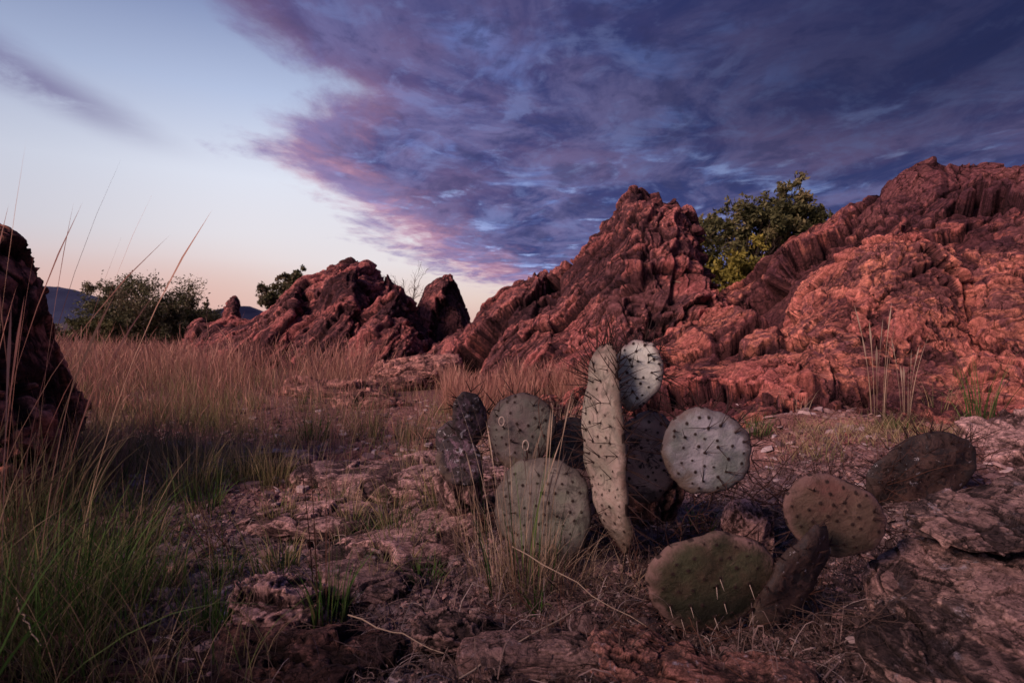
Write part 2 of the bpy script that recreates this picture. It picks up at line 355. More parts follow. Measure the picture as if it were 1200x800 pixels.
rock('rock_outcrop', [
    sheet([(672, 480, 4.3, 3.45), (700, 440, 4.5, 3.15), (722, 404, 4.7, 2.95), (750, 376, 4.9, 2.75), (790, 360, 5, 2.60), (818, 350, 5.1, 2.50), (850, 343, 5.2, 2.45), (874, 338, 5.2, 2.40),
           (892, 322, 5.2, 2.35), (900, 304, 5.2, 2.30), (912, 292, 5.2, 2.25), (930, 281, 5.2, 2.25), (958, 268, 5.2, 2.20), (992, 246, 5.2, 2.15), (1018, 230, 5.2, 2.15),
           (1045, 212, 5.1, 2.15), (1080, 203, 5, 2.10), (1110, 203, 4.9, 2.10), (1150, 200, 4.8, 2.05), (1180, 202, 4.7, 2.05), (1215, 192, 4.6, 2.05), (1300, 190, 4.5, 2.05), (1420, 230, 4.4, 2.05), (1500, 420, 4.2, 2.15)],
          900, 700, 1.5, 2.0, .13, 1.05, (-.5, -.2, -.7), 5, ribs=.5, step=1.15, saw=.45),
    sheet([(560, 520, 3.2, 2.75), (620, 482, 3.3, 2.5), (690, 450, 3.3, 2.1), (780, 438, 3.3, 1.98), (860, 430, 3.3, 1.9), (950, 434, 3.2, 1.85), (1040, 428, 3.1, 1.85), (1120, 436, 3.0, 1.85), (1230, 440, 2.8, 1.85), (1330, 480, 2.7, 1.9)],
          620, 420, .8, 1.6, .06, 1.9, (-.4, -.5, -.5), 17, ribs=.4, saw=.4),
    sheet([(925, 420, 3.7, 3.1), (945, 350, 3.8, 2.9), (965, 318, 3.9, 2.85), (1000, 298, 3.9, 2.8), (1035, 277, 3.9, 2.8), (1060, 268, 3.9, 2.8), (1076, 280, 3.9, 2.8), (1086, 312, 3.85, 2.8),
           (1102, 352, 3.7, 2.75), (1125, 372, 3.6, 2.7), (1145, 440, 3.4, 2.7)], 360, 340, .8, 1.2, .10, 1.7, (0, -.2, -1), 12, ribs=.7, step=1.1),
    sheet([(1105, 440, 3.3, 2.75), (1118, 350, 3.4, 2.65), (1140, 322, 3.45, 2.6), (1175, 315, 3.45, 2.55), (1215, 325, 3.4, 2.5), (1260, 335, 3.3, 2.5), (1330, 420, 3.2, 2.6)],
          300, 320, .8, 1.15, .11, 1.5, (0, -.1, -1), 14, ribs=1.2, step=1.)],
    'redbig', 'broad blocky red rock mass filling the right side, with orange and dark patches', 'rock outcrop')
LD2 = (-.6, 0, -.75)
rock('rock_outcrop', [
    sheet([(226, 408, 9, 7.5), (248, 394, 9, 7.4), (262, 386, 9, 7.2), (290, 377, 9, 7), (312, 370, 9, 6.9), (330, 354, 9, 6.8), (348, 338, 9, 6.6), (368, 325, 9, 6.5), (388, 318, 9, 6.5), (404, 312, 9, 6.4), (418, 308, 9, 6.4),
           (428, 314, 9, 6.4), (436, 332, 9, 6.3), (444, 342, 9, 6.2), (462, 344, 9, 6.2), (480, 354, 9, 6.1), (492, 372, 9, 6.1), (502, 390, 9, 6.1), (512, 412, 8.8, 6.4), (520, 440, 8.4, 7)],
          520, 340, 1.4, 1.7, .14, .95, LD2, 21, ribs=.8, saw=1.1),
    sheet([(236, 430, 8.2, 7.6), (258, 405, 8.3, 7.3), (285, 384, 8.3, 7.1), (312, 366, 8.3, 6.9), (338, 342, 8.3, 6.8), (352, 330, 8.3, 6.8), (358, 350, 8.3, 6.8), (366, 390, 8.2, 7), (374, 430, 8, 7.4)], 260, 220, .6, 1.5, .075, 1.5, LD2, 24, ribs=.8, saw=1.1),
    sheet([(318, 440, 7.8, 7.1), (345, 395, 7.9, 6.9), (368, 358, 8, 6.7), (392, 326, 8, 6.5), (408, 312, 8, 6.5), (420, 312, 8, 6.5), (428, 338, 8, 6.5), (434, 380, 7.9, 6.8), (442, 435, 7.7, 7.1)], 280, 240, .6, 1.5, .075, 1.5, LD2, 25, ribs=.8, saw=1.1),
    sheet([(388, 450, 7, 6.4), (408, 412, 7.1, 6.2), (428, 372, 7.2, 6.1), (446, 348, 7.2, 6), (462, 346, 7.2, 6), (480, 362, 7.2, 6), (494, 392, 7.1, 6), (506, 445, 6.8, 6.3)], 260, 220, .6, 1.5, .075, 1.5, LD2, 23, ribs=.8, saw=1.1)],
    'red_far', 'ribbed red outcrop in the middle distance, with steep dark clefts', 'rock outcrop')
rock('rock_pillar', [sheet([(478, 420, 10, 9), (486, 380, 10, 9), (493, 352, 10, 9), (503, 334, 10, 9), (514, 325, 10, 9), (524, 322, 10, 9), (534, 328, 10, 9), (543, 345, 10, 9), (550, 366, 10, 9), (556, 395, 10, 9.1), (562, 430, 10, 9.3)],
      220, 200, 1.0, 1.1, .08, 1.3, (-.15, 0, -1), 33, ribs=.8, saw=.3)], 'red_far', 'rounded upright rock standing in the gap between the two craggy outcrops', 'rock')
rock('standing_rock', [sheet([(246, 410, 12, 11.4), (254, 388, 12, 11.4), (262, 368, 12, 11.4), (270, 353, 12, 11.4), (276, 348, 12, 11.4), (281, 356, 12, 11.4), (283, 378, 12, 11.4), (287, 408, 12, 11.5)],
      120, 110, .5, 1.0, .08, 1.5, LD2, 35, ribs=1.2)], 'red_far', 'narrow pointed red rock leaning like a fin beyond the dry grass', 'rock')
rock('standing_rock', [sheet([(212, 412, 11, 10.4), (219, 392, 11, 10.4), (228, 380, 11, 10.4), (236, 376, 11, 10.4), (244, 384, 11, 10.4), (250, 398, 11, 10.4), (256, 412, 11, 10.5)],
      120, 100, .5, 1.2, .08, 1.5, LD2, 36)], 'red_far', 'small triangular red rock just left of the pointed fin rock', 'rock')
# near left boulder runs past the frame; unseen lump added to shade the foreground
rock('boulder', [
    sheet([(-1500, 300, 1.1, .75), (-1200, 220, 1.2, .7), (-800, 230, 1.3, .8), (-500, 250, 1.5, .95), (-260, 250, 1.7, 1.15), (-120, 235, 1.85, 1.35), (-50, 225, 1.9, 1.4), (-12, 250, 1.95, 1.45), (8, 268, 1.95, 1.45), (26, 290, 1.95, 1.45), (42, 314, 1.95, 1.45),
           (54, 332, 1.95, 1.5), (60, 358, 1.95, 1.5), (66, 388, 1.95, 1.5), (74, 424, 1.95, 1.5), (82, 468, 1.95, 1.55), (90, 520, 1.95, 1.6), (98, 600, 1.95, 1.7)],
          620, 320, .6, 1.35, .038, 2.4, (-.3, 0, -1), 41, ribs=.8, saw=.9),
    blob((-1.65, -.85, .25), (.75, 1.15, .85), (0, 5, 10), .8, 160, .08, 2, (.1, 0, -1), 42)],  # unseen lump behind and left of the camera, added to darken the foreground
    'shade', 'large dark shaded boulder cut off by the left edge of the photo', 'rock')
# slabs and stones
rock('flat_rock', [blob((-.93, 5.6, .10), (.46, .42, .15), (4, -9, 8), .7, 220, .035, 2.8, (.15, .1, 1), 51, flat=True),
                   blob((-1.12, 5.4, .03), (.38, .34, .09), (0, -5, -6), .7, 160, .03, 2.8, (.15, .1, 1), 52, flat=True)], 'pink',
     'low pinkish layered slab in front of the ribbed outcrop', 'rock')
rock('flat_rock', [blob((-1.35, 4.45, .04), (.42, .3, .09), (0, 3, 5), .7, 160, .03, 3.2, (.15, .1, 1), 53, flat=True)], 'pink', 'flat pale slab showing through the dry grass at mid left', 'rock')
rock('flat_rock', [blob((-.98, 3.9, .03), (.25, .22, .07), (0, 3, 25), .7, 130, .025, 3.5, (.15, .1, 1), 54, flat=True)], 'pink', 'small pale slab in the grass near the middle', 'rock')
rock('flat_rock', [blob((-.25, 2.05, .02), (.34, .30, .06), (-6, -4, 20), .7, 280, .024, 3.2, (.15, .1, 1), 55, flat=True)], 'ledge', 'pale reddish bedrock shelf left of the cactus', 'rock')
rock('flat_rock', [blob((-.16, 1.6, .0), (.23, .22, .06), (-5, -6, 35), .7, 280, .020, 4, (.15, .1, 1), 56, flat=True)], 'ledge', 'pale reddish rock ledge beside the dry straw tuft', 'rock')
rock('flat_rock', [blob((-.30, 1.38, -.02), (.19, .13, .05), (0, 4, -20), .7, 240, .015, 5, (.15, .1, 1), 57, flat=True)], 'slab', 'grey lichen covered rock step below the reddish ledge', 'rock')
for k, (px, py, rx, ry, a_, lb) in enumerate([(430, 560, .26, .17, 12, 'broad flat mauve bedrock plate below the meadow edge'), (360, 610, .22, .13, -14, 'flat mauve bedrock plate in the left centre of the bare ground'),
        (468, 648, .16, .10, 24, 'cracked mauve plate between the dark stalks and the straw tuft'), (300, 545, .24, .16, 5, 'flat mauve plate near the green tussocks at mid left'), (560, 590, .14, .10, 30, 'rosy plate right at the left foot of the cactus'),
        (420, 690, .13, .07, -8, 'low lichen grey plate beside the green tuft with dark stalks'), (640, 775, .15, .05, 5, 'thin dark plate at the bottom edge left of the reddish stone')]):
    dd = .55*FP/(py-HY) if py != 500 else 2.35; c_ = P(px, py, dd)
    rock('flat_rock', [blob((c_[0], dd, float(G(c_[0], dd, False)[0])+.004), (rx, ry, .030), (-3, 4*(-1)**k, a_), .6, 260, .013, 3.6, (.15, .1, 1), 120+k, flat=True)], 'ledge' if k not in (5, 6) else 'slab', lb)
rock('rock', [blob((-.455, 1.11, -.005), (.095, .085, .065), (0, 5, 15), .8, 160, .018, 10, (.15, .1, 1), 58, flat=True)], 'ledge', 'rounded pinkish stone with a dark undercut, lower left foreground', 'rock')
rock('rock', [blob((-.085, .985, .012), (.085, .05, .033), (0, 12, 10), .75, 160, .014, 12, (.15, .1, 1), 59, flat=True)], 'slab', 'pale lichen spotted stone tilted below the straw tuft', 'rock')
rock('rock', [blob((.185, .93, -.0), (.075, .06, .04), (0, -6, 30), .8, 140, .012, 12, (.15, .1, 1), 60, flat=True)], 'stone', 'reddish stone at the bottom centre of the photo', 'rock')
rock('rock', [blob((.565, 1.36, .07), (.05, .04, .07), (0, -8, 30), .8, 120, .012, 12, (0, .3, 1), 61)], 'ledge', 'pale orange stone wedged behind the two front pads', 'rock')
rock('rock', [blob((-.14, 1.52, .13), (.06, .06, .075), (0, 8, 10), .8, 110, .012, 11, (0, .3, 1), 62)], 'ledge', 'orange stone peeping out left behind the cactus pads', 'rock')
rock('rock', [blob((.33, 1.55, .1), (.12, .08, .09), (0, 8, 10), .8, 110, .016, 9, (0, .3, 1), 68)], 'stone', 'dull brown stone right behind the cactus base', 'rock')
rock('flat_rock', [blob((-.60, .925, .0), (.44, .085, .032), (0, 1, 4), .6, 240, .016, 7, (.15, .1, 1), 63, flat=True)], 'shade2', 'dark flat rock along the bottom left edge', 'rock')
rock('flat_rock', [blob((.31, .895, .0), (.17, .045, .03), (0, 3, -6), .6, 180, .010, 10, (.15, .1, 1), 64, flat=True)], 'stone', 'thin reddish slab lying at the bottom right of centre', 'rock')
pl = []
prs = np.random.default_rng(3)
for k in range(10):                                          # layered plates stepping down to the left
    f = k/9
    pl.append(blob((1.02-.33*f+prs.normal(0, .02), 1.10-.24*f+prs.normal(0, .02), .125-.135*f), (.24-.05*f+prs.normal(0, .02), .15+prs.normal(0, .015), .028), (6+prs.normal(0, 3), -12+prs.normal(0, 3), 20+prs.normal(0, 14)),
                   .5, 300, .016, 4.0, (.22, -.15, 1), 80+k, flat=True, ribs=.3))
pl.append(blob((1.0, 1.06, -.075), (.34, .22, .10), (5, -12, 22), .7, 260, .03, 4.0, (.22, -.15, 1), 66, flat=True, ribs=.4))
rock('rock_slab', pl, 'slab', 'big fractured grey brown slab in the bottom right corner')
rock('rock_slab', [blob((1.03, 1.14, .195), (.24, .10, .013), (4, -10, 16), .5, 320, .012, 5, (.2, -.1, 1), 67, flat=True, ribs=.3)], 'slab', 'thin overhanging rock plate on top of the corner slab', 'rock')
rock('rock_slab', [blob((1.62, 1.75, .17), (.26, .18, .085), (4, -16, 22), .65, 200, .025, 5, (.15, .1, 1), 69, flat=True)], 'ledge', 'pinkish slab at the right edge above the thin rock plate', 'rock')

# ------------------------------------------------------------------ ground and far terrain
na = 900
th = np.concatenate([np.linspace(-R(180), -R(62), 60)[:-1], np.linspace(-R(62), R(62), na), np.linspace(R(62), R(180), 60)[1:]])
rr = np.concatenate([np.geomspace(.12, .62, 30)[:-1], np.geomspace(.62, 6, 620)[:-1], np.geomspace(6, 60, 160)[:-1], np.geomspace(60, 4000, 40)])
TH, RR = np.meshgrid(th, rr, indexing='ij')
gx, gy = (RR*np.sin(TH)).ravel(), (RR*np.cos(TH)).ravel()
V = np.stack([gx, gy, G(gx, gy)], 1)
tag(mesh('ground', V, gridF(len(th), len(rr)), MAT['ground'], org=(0, 0, 0)), kind='structure')
def hill(name, pts, d, mat, kind):
    c = np.array(pts, float); px = np.linspace(c[0, 0], c[-1, 0], 200); py = np.interp(px, c[:, 0], c[:, 1])
    base = (px-600)/FP*d
    Z = H+(HY-py)/FP*d
    Z = Z+fbm(np.stack([base/d*40, 0*base, 0*base], 1), 4, 2)*d*.0016
    vs = []
    for j, f in enumerate(np.linspace(0, 1, 16)):
        y = d*(.72+.28*f); vs.append(np.stack([base, y+0*base, -1+(Z+1)*np.sin(f*np.pi/2)**1.3+ (f<1)*f*perlin(np.stack([base/d*18, y/d*18+0*base, 0*base], 1), 4)*d*.004], 1))
    vs.append(np.stack([base, d*1.3+0*base, -1+0*base], 1))
    X = np.stack(vs, 1)
    tag(mesh(name, X.reshape(-1, 3), gridF(200, 17), MAT[mat]), kind='structure')
hill('hill', [(-500, 350), (-200, 325), (0, 333), (68, 336), (85, 339), (115, 348), (150, 357), (200, 368), (260, 378), (330, 384), (420, 388)], 1500, 'hill', 'structure')
hill('hill', [(120, 384), (170, 368), (215, 361), (250, 366), (300, 376), (380, 384)], 320, 'hill2', 'structure')
hill('mountain', [(255, 386), (276, 370), (286, 363), (293, 359), (300, 363), (318, 372), (345, 384)], 2600, 'hill', 'structure')

# ------------------------------------------------------------------ grass
def blades(B, h, w, lean, az, curve=.5, seg=5, rnd=None, head=0.):
    """thin tapering curved strips. B (N,3) bases, h heights, w widths, lean tilt(0..1), az azimuth"""
    n = len(B); t = np.linspace(0, 1, seg+1)[None, :]
    dx, dy = np.cos(az)[:, None], np.sin(az)[:, None]
    off = (lean[:, None]*t*(1-curve)+lean[:, None]*curve*t**2.4)*h[:, None]
    z = h[:, None]*t*np.sqrt(np.maximum(.15, 1-(lean[:, None]*t)**2*.6))
    C = np.stack([B[:, 0:1]+dx*off, B[:, 1:2]+dy*off, B[:, 2:3]+z], -1)
    fa = rng.uniform(0, np.pi, n); S = np.stack([np.cos(fa), np.sin(fa), 0*fa], 1)[:, None, :]
    wd = w[:, None]*(1-t**1.5*.92)
    if head > 0:
        hs = (rng.random(n) < head)[:, None]
        wd = np.where(hs, w[:, None]*(.55+1.9*np.exp(-((t-.86)/.10)**2))*(t < .999), wd)
    A = C-S*wd[..., None]/2; D = C+S*wd[..., None]/2
    V = np.stack([A, D], 2).reshape(-1, 3)
    base = (np.arange(n)*(seg+1)*2)[:, None]; k = (np.arange(seg)*2)[None, :]
    F = np.stack([base+k, base+k+1, base+k+3, base+k+2], -1).reshape(-1, 4)
    rn = rng.random(n) if rnd is None else rnd
    return V, F, np.repeat(rn, (seg+1)*2), np.tile(np.repeat(t[0], 2), n)
def bm(name, parts, mat, parent=None, org=None):
    V, F = join([(p[0], p[1]) for p in parts])
    return mesh(name, V, F, MAT[mat], parent, org, {'rnd': np.concatenate([p[2] for p in parts]), 'len': np.concatenate([p[3] for p in parts])})
def scatter(n, x0, x1, y0, y1, dens=None, persp=True):
    """points in a view wedge: px range x0..x1 and distance y0..y1"""
    d = y0*(y1/y0)**rng.random(n) if persp else rng.uniform(y0, y1, n)
    px = rng.uniform(x0, x1, n); x = (px-600)/FP*d
    if dens is not None:
        k = rng.random(n) < dens(x, d, px); x, d = x[k], d[k]
    return x, d
def field(n, x0, x1, y0, y1, h0, h1, w, mat, name, label, cat, dens=None, lean=.35, head=.0, clump=1.5, persp=True, az0=None, curve=.5):
    x, y = scatter(n, x0, x1, y0, y1, dens, persp)
    p = np.stack([x, y, 0*x], 1)
    k = rng.random(len(x)) < sm(-.25, .25, perlin(p*clump, 31)+.12); x, y, p = x[k], y[k], p[k]
    B = np.stack([x, y, G(x, y, False)-.01], 1)
    hh = rng.uniform(h0, h1, len(x))*(1+.5*perlin(p*1.1, 33)+.3*perlin(p*3.1, 34))*((.55+.45*sm(2.6, 4.6, y))*(1-.42*sm(4, 14, y)) if h1 > .4 else 1)
    az = rng.uniform(0, 2*np.pi, len(x)) if az0 is None else az0+rng.normal(0, .9, len(x))
    wd = w*(.6+.8*rng.random(len(x)))*np.clip(y/3, .7, 3.2)
    rn = np.clip(.5+.55*perlin(p*1.3, 35)+rng.normal(0, .22, len(x)), 0, 1)
    o = bm(name, [blades(B, hh, wd, np.abs(rng.normal(lean, .16, len(x))), az, curve, 5, rn, head)], mat, None, (0, 0, 0))
    return tag(o, label, cat, kind='stuff')
def meadow(x, d, px): return sm(560, 470, px+sm(4, 5.4, d)*110)*(.25+.75*sm(.10, -.12, perlin(np.stack([x, d, 0*x], 1)*.95, 91)-.25*sm(300, 100, px)))*sm(1.9, 4.3, d+1.0*perlin(np.stack([x, d, 0*x], 1)*1.1, 77))*(.12+.88*sm(-.28, .12, perlin(np.stack([x, d*.8, 0*x], 1)*2.6, 79)+.1*(d > 6)))
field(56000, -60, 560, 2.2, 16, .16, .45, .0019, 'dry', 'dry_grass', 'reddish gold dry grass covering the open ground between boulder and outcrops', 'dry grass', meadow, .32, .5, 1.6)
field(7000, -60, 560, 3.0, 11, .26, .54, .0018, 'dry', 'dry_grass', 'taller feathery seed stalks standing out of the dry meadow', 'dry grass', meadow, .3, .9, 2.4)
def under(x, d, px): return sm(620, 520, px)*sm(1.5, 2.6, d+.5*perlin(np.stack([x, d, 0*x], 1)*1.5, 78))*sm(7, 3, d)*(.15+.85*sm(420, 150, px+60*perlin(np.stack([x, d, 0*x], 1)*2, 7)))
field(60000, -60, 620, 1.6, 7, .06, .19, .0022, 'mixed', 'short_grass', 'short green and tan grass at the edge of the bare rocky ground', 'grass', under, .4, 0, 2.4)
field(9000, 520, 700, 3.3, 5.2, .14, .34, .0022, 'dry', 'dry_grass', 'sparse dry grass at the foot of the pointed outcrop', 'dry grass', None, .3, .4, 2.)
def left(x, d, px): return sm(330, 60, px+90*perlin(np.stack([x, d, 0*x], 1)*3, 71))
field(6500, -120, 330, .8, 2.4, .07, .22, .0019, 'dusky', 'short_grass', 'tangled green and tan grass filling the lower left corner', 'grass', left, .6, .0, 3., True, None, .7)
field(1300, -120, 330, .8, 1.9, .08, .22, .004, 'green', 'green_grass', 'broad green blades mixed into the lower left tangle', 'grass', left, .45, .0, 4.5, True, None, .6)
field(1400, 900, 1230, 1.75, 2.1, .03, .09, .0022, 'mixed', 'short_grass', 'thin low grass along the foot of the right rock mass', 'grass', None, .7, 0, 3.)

def tuft(px, py, d, n, h0, h1, spread, mat, label, cat='grass tuft', lean=.35, w=.003, group='grass tufts among the rocks', extra=None, head=0, az0=None, name='grass_tuft', curve=.6):
    c = P(px, py, d); z = float(G(c[0], d, False)[0])
    parts = []
    def mk(n, h0, h1, w, rlo=0, rhi=1, lean=lean, head=head):
        a = rng.uniform(0, 2*np.pi, n); r = spread*np.sqrt(rng.random(n))
        B = np.stack([c[0]+r*np.cos(a), d+r*np.sin(a), np.full(n, z-.005)], 1)
        az = a+rng.normal(0, .5, n) if az0 is None else az0+rng.normal(0, .6, n)
        return blades(B, rng.uniform(h0, h1, n), w*rng.uniform(.6, 1.3, n), np.abs(rng.normal(lean, lean*.5, n)), az, curve, 8, rng.uniform(rlo, rhi, n), head)
    root = empty(name, (c[0], d, z)) if extra else None
    if root is None: o = bm(name, [mk(n, h0, h1, w)], mat, None, (c[0], d, z))
    else:
        o = root; bm('blade_clump', [mk(n, h0, h1, w)], mat, root)
        for (nm, n2, a, b_, w2, mt, ln, hd) in extra: bm(nm, [mk(n2, a, b_, w2, lean=ln, head=hd)], mt, root)
    return tag(o, label, cat, group)
tuft(615, 700, 1.16, 150, .07, .20, .075, 'straw', 'tall straw coloured tuft with long pale stalks in front of the cactus', lean=.55, w=.0018,
     extra=[('stalk', 34, .26, .42, .0018, 'straw', .22, .3), ('green_blade', 26, .16, .30, .0030, 'green', .25, 0)])
tuft(548, 640, 1.38, 40, .08, .30, .06, 'straw', 'leaning straw stalks at the left foot of the cactus', lean=.5, w=.0017, az0=2.6)
tuft(628, 708, 1.10, 26, .03, .075, .02, 'green', 'tiny bright green sprout at the foot of the straw tuft', lean=.6, w=.004, cat='sprout', name='green_sprout')
tuft(245, 742, 1.04, 90, .05, .13, .045, 'green', 'small bright green tuft at the lower left beside the pinkish stone', lean=.4, w=.003)
tuft(383, 728, 1.08, 60, .06, .16, .035, 'green', 'green tuft with tall dark bare stalks left of centre', lean=.3, w=.0032,
     extra=[('dark_stalk', 5, .34, .44, .0022, 'darkstalk', .06, 0)])
for (px, py, d, n, a, b_, s, mt, lb) in [
    (222, 592, 1.9, 170, .10, .24, .09, 'mixed', 'bushy green and tan tuft on the rocky ground, nearest the tall grass'),
    (292, 575, 2.05, 130, .09, .20, .06, 'mixed', 'rounded tuft with a dark base left of the twin tussock'),
    (322, 580, 2.0, 110, .08, .18, .05, 'mixed', 'rounded tuft leaning against its darker left neighbour'),
    (335, 630, 1.6, 90, .04, .09, .06, 'mixed', 'low spreading tuft on the bare gravel'),
    (430, 520, 2.8, 120, .10, .26, .08, 'mixed', 'tan tuft in front of the pale pink slab'),
    (480, 525, 2.8, 120, .08, .20, .08, 'mixed', 'green tuft at the left of the lichen covered pads'),
    (368, 520, 2.8, 110, .08, .18, .07, 'green', 'vivid green tuft at the edge of the dry meadow'),
    (400, 600, 1.75, 50, .06, .16, .05, 'straw', 'thin pale tuft on the gravel below the meadow edge'),
    (560, 470, 3.2, 130, .14, .30, .09, 'dry', 'reddish tuft behind the dark lichen covered pad'),
    (655, 480, 2.6, 110, .12, .28, .08, 'straw', 'straw tuft behind the middle pads'),
    (820, 622, 1.45, 34, .03, .09, .03, 'green', 'small thin green tuft below the round grey pad'),
    (872, 612, 1.5, 30, .03, .07, .03, 'green', 'sparse green tuft between round grey pad and red spotted pad'),
    (930, 520, 2.4, 40, .04, .12, .06, 'straw', 'scrubby pale tuft at the foot of the rock mass'),
    (1150, 520, 2.1, 60, .10, .34, .05, 'green', 'tall green tuft against the dark right rock'),
    (1100, 515, 2.3, 40, .08, .22, .05, 'mixed', 'tan and green tuft behind the dark corky pad'),
    (128, 700, 1.1, 80, .08, .20, .06, 'green', 'leafy green tuft in the lower left tangle'),
    (140, 650, 1.3, 90, .10, .28, .07, 'dusky', 'tall mixed tuft on the left in front of the boulder'),
    (30, 560, 1.35, 160, .16, .38, .12, 'dusky', 'thick dark tuft at the foot of the left boulder'),
    (60, 650, 1.0, 120, .12, .28, .10, 'green', 'large green tuft at the left edge')]:
    tuft(px, py, d, n, a, b_, s, mt, lb, lean=.4, w=.0026 if mt != 'green' else .0034)
kinds = [('mixed', 'small scattered green and tan tuft on the cracked bedrock'), ('green', 'small scattered green tuft on the cracked bedrock'), ('straw', 'small scattered straw tuft on the cracked bedrock')]
trs = np.random.default_rng(77)
for k in range(64):                                          # many small look-alike tufts over the bare rock
    py = 480+210*trs.random()**1.2; d = .55*FP/(py-HY); px = trs.uniform(150, 560) if k % 4 else trs.uniform(560, 1150)
    if px > 560 and py > 600: py = 560; d = 2.1
    mt, lb = kinds[(0, 1, 2, 0, 1)[k % 5]]
    tuft(px, py, d, int(trs.uniform(30, 80)), .03, trs.uniform(.07, .17), trs.uniform(.025, .07), mt, lb, lean=.5, w=.0024, group='small scattered %s tufts' % {'mixed': 'green and tan', 'green': 'green', 'straw': 'straw'}[mt])
tuft(575, 690, 1.22, 70, .05, .16, .07, 'straw', 'tangled dead straw left of the tall straw tuft', lean=.7, w=.0016,
     extra=[('stalk', 14, .20, .36, .0016, 'straw', .30, .2)])
tuft(668, 690, 1.18, 80, .05, .15, .06, 'straw', 'tangled dead straw at the foot of the pale trunk like pad', lean=.75, w=.0015)
tuft(735, 700, 1.15, 60, .04, .12, .06, 'straw', 'sparse dead straw between the central clump and the olive pad', lean=.8, w=.0014)
tuft(690, 560, 1.55, 50, .14, .34, .07, 'mixed', 'thin tan stems growing up through the middle of the central clump', lean=.25, w=.0022)
tuft(520, 600, 1.6, 60, .10, .26, .06, 'mixed', 'thin tan stems left of the lichen covered pads', lean=.4, w=.0022)
tuft(95, 575, 1.9, 150, .16, .40, .14, 'dry', 'dense reddish tuft against the right foot of the dark boulder', lean=.35, w=.0024)
tuft(140, 560, 2.1, 130, .12, .32, .14, 'mixed', 'tan and green tuft between the dark boulder and the open gravel', lean=.4, w=.0024)
tuft(60, 600, 1.7, 120, .14, .36, .12, 'mixed', 'tan and green tuft hiding the base of the dark boulder', lean=.4, w=.0024)
tuft(185, 530, 2.5, 130, .12, .30, .14, 'dry', 'reddish tuft at the near edge of the meadow, in the boulder shade', lean=.4, w=.0024)
tuft(10, 560, .98, 22, .45, .86, .10, 'dry', 'tall blurred straw stalks rising over the left boulder', lean=.22, w=.0018, az0=.3, head=.8)
tuft(-60, 600, .85, 34, .20, .42, .10, 'dusky', 'near out of focus grass clump at the far left edge', lean=.42, w=.003, az0=.3, head=.3)
tuft(1030, 520, 2.25, 12, .25, .50, .03, 'straw', 'tall dry stalks standing before the right rock mass', lean=.12, w=.0035, head=.6)
tuft(1060, 520, 2.3, 9, .22, .46, .03, 'straw', 'second clump of dry stalks nearer the dark right rock', lean=.12, w=.003, head=.6)
tuft(-60, 760, .62, 7, .26, .34, .02, 'green', 'single long green blades crossing the left edge', lean=.75, w=.006, az0=-.1, name='grass_tuft')

# ------------------------------------------------------------------ tubes
def tube(pts, rad, k=5):
    pts = np.asarray(pts, float); n = len(pts); rad = np.broadcast_to(rad, n)
    T = np.gradient(pts, axis=0); T /= np.linalg.norm(T, axis=1)[:, None]+1e-9
    up = np.array([.13, .21, 1.]) if abs(T[:, 2]).mean() < .9 else np.array([1., .1, .1])
    A = np.cross(T, up); A /= np.linalg.norm(A, axis=1)[:, None]; Bn = np.cross(T, A)
    a = np.linspace(0, 2*np.pi, k, endpoint=False)
    V = pts[:, None]+rad[:, None, None]*(A[:, None]*np.cos(a)[None, :, None]+Bn[:, None]*np.sin(a)[None, :, None])
    F = np.array([[i*k+j, i*k+(j+1) % k, (i+1)*k+(j+1) % k, (i+1)*k+j] for i in range(n-1) for j in range(k)])
    return V.reshape(-1, 3), F
def wob(a, b, n=7, amp=.1, sag=0):
    a, b = np.array(a, float), np.array(b, float); L = np.linalg.norm(b-a)
    t = np.linspace(0, 1, n)[:, None]
    w = rng.normal(0, amp*L*.35, (n, 3))*np.sin(t*np.pi)
    return a+(b-a)*t+w+np.array([0, 0, 1])*sag*L*np.sin(t*np.pi)

# ------------------------------------------------------------------ gravel and litter
def chips(n, x0, x1, y0, y1, s0, s1, flat, dens=None):
    x, y = scatter(n, x0, x1, y0, y1, dens)
    n = len(x); s = s0*(s1/s0)**(rng.random(n)**1.6)*np.clip(y/1.2, .7, 2.2); k = 6
    a = np.linspace(0, 2*np.pi, k, endpoint=False)[None]+rng.uniform(0, 6, n)[:, None]
    rad = s[:, None]*rng.uniform(.6, 1.2, (n, k)); el = rng.uniform(.5, 1, n)[:, None]
    tl = rng.normal(0, .22, (n, 2))
    lx, ly = rad*np.cos(a), rad*np.sin(a)*el
    yaw = rng.uniform(0, np.pi, n)[:, None]; lx, ly = lx*np.cos(yaw)-ly*np.sin(yaw), lx*np.sin(yaw)+ly*np.cos(yaw)
    th = (s*flat)[:, None]*rng.uniform(.4, 1.3, (n, 1))
    zt = lambda X, Y: X*tl[:, :1]+Y*tl[:, 1:]
    g = G(x, y)[:, None]
    bot = np.stack([x[:, None]+lx, y[:, None]+ly, g+zt(lx, ly)-th*.6], -1)
    q = rng.uniform(.65, .92, (n, 1))
    top = np.stack([x[:, None]+lx*q, y[:, None]+ly*q, g+zt(lx*q, ly*q)+th], -1)
    V = np.concatenate([bot, top], 1).reshape(-1, 3); b0 = (np.arange(n)*2*k)[:, None]
    j = np.arange(k)[None]; j2 = (j+1) % k
    F4 = np.stack([b0+j, b0+j2, b0+k+j2, b0+k+j], -1).reshape(-1, 4); F6 = b0+k+j
    return V, [F4, F6], {'rnd': np.repeat(rng.random(n), 2*k), 'len': np.ones(n*2*k)}
V, F, at = chips(17000, -80, 1280, .72, 4.2, .0025, .016, .28)
tag(mesh('gravel', V, F, MAT['gravel'], org=(0, 0, 0), attrs=at, smooth=False), 'flat rusty and grey gravel flakes strewn over the ground', 'gravel', kind='stuff')
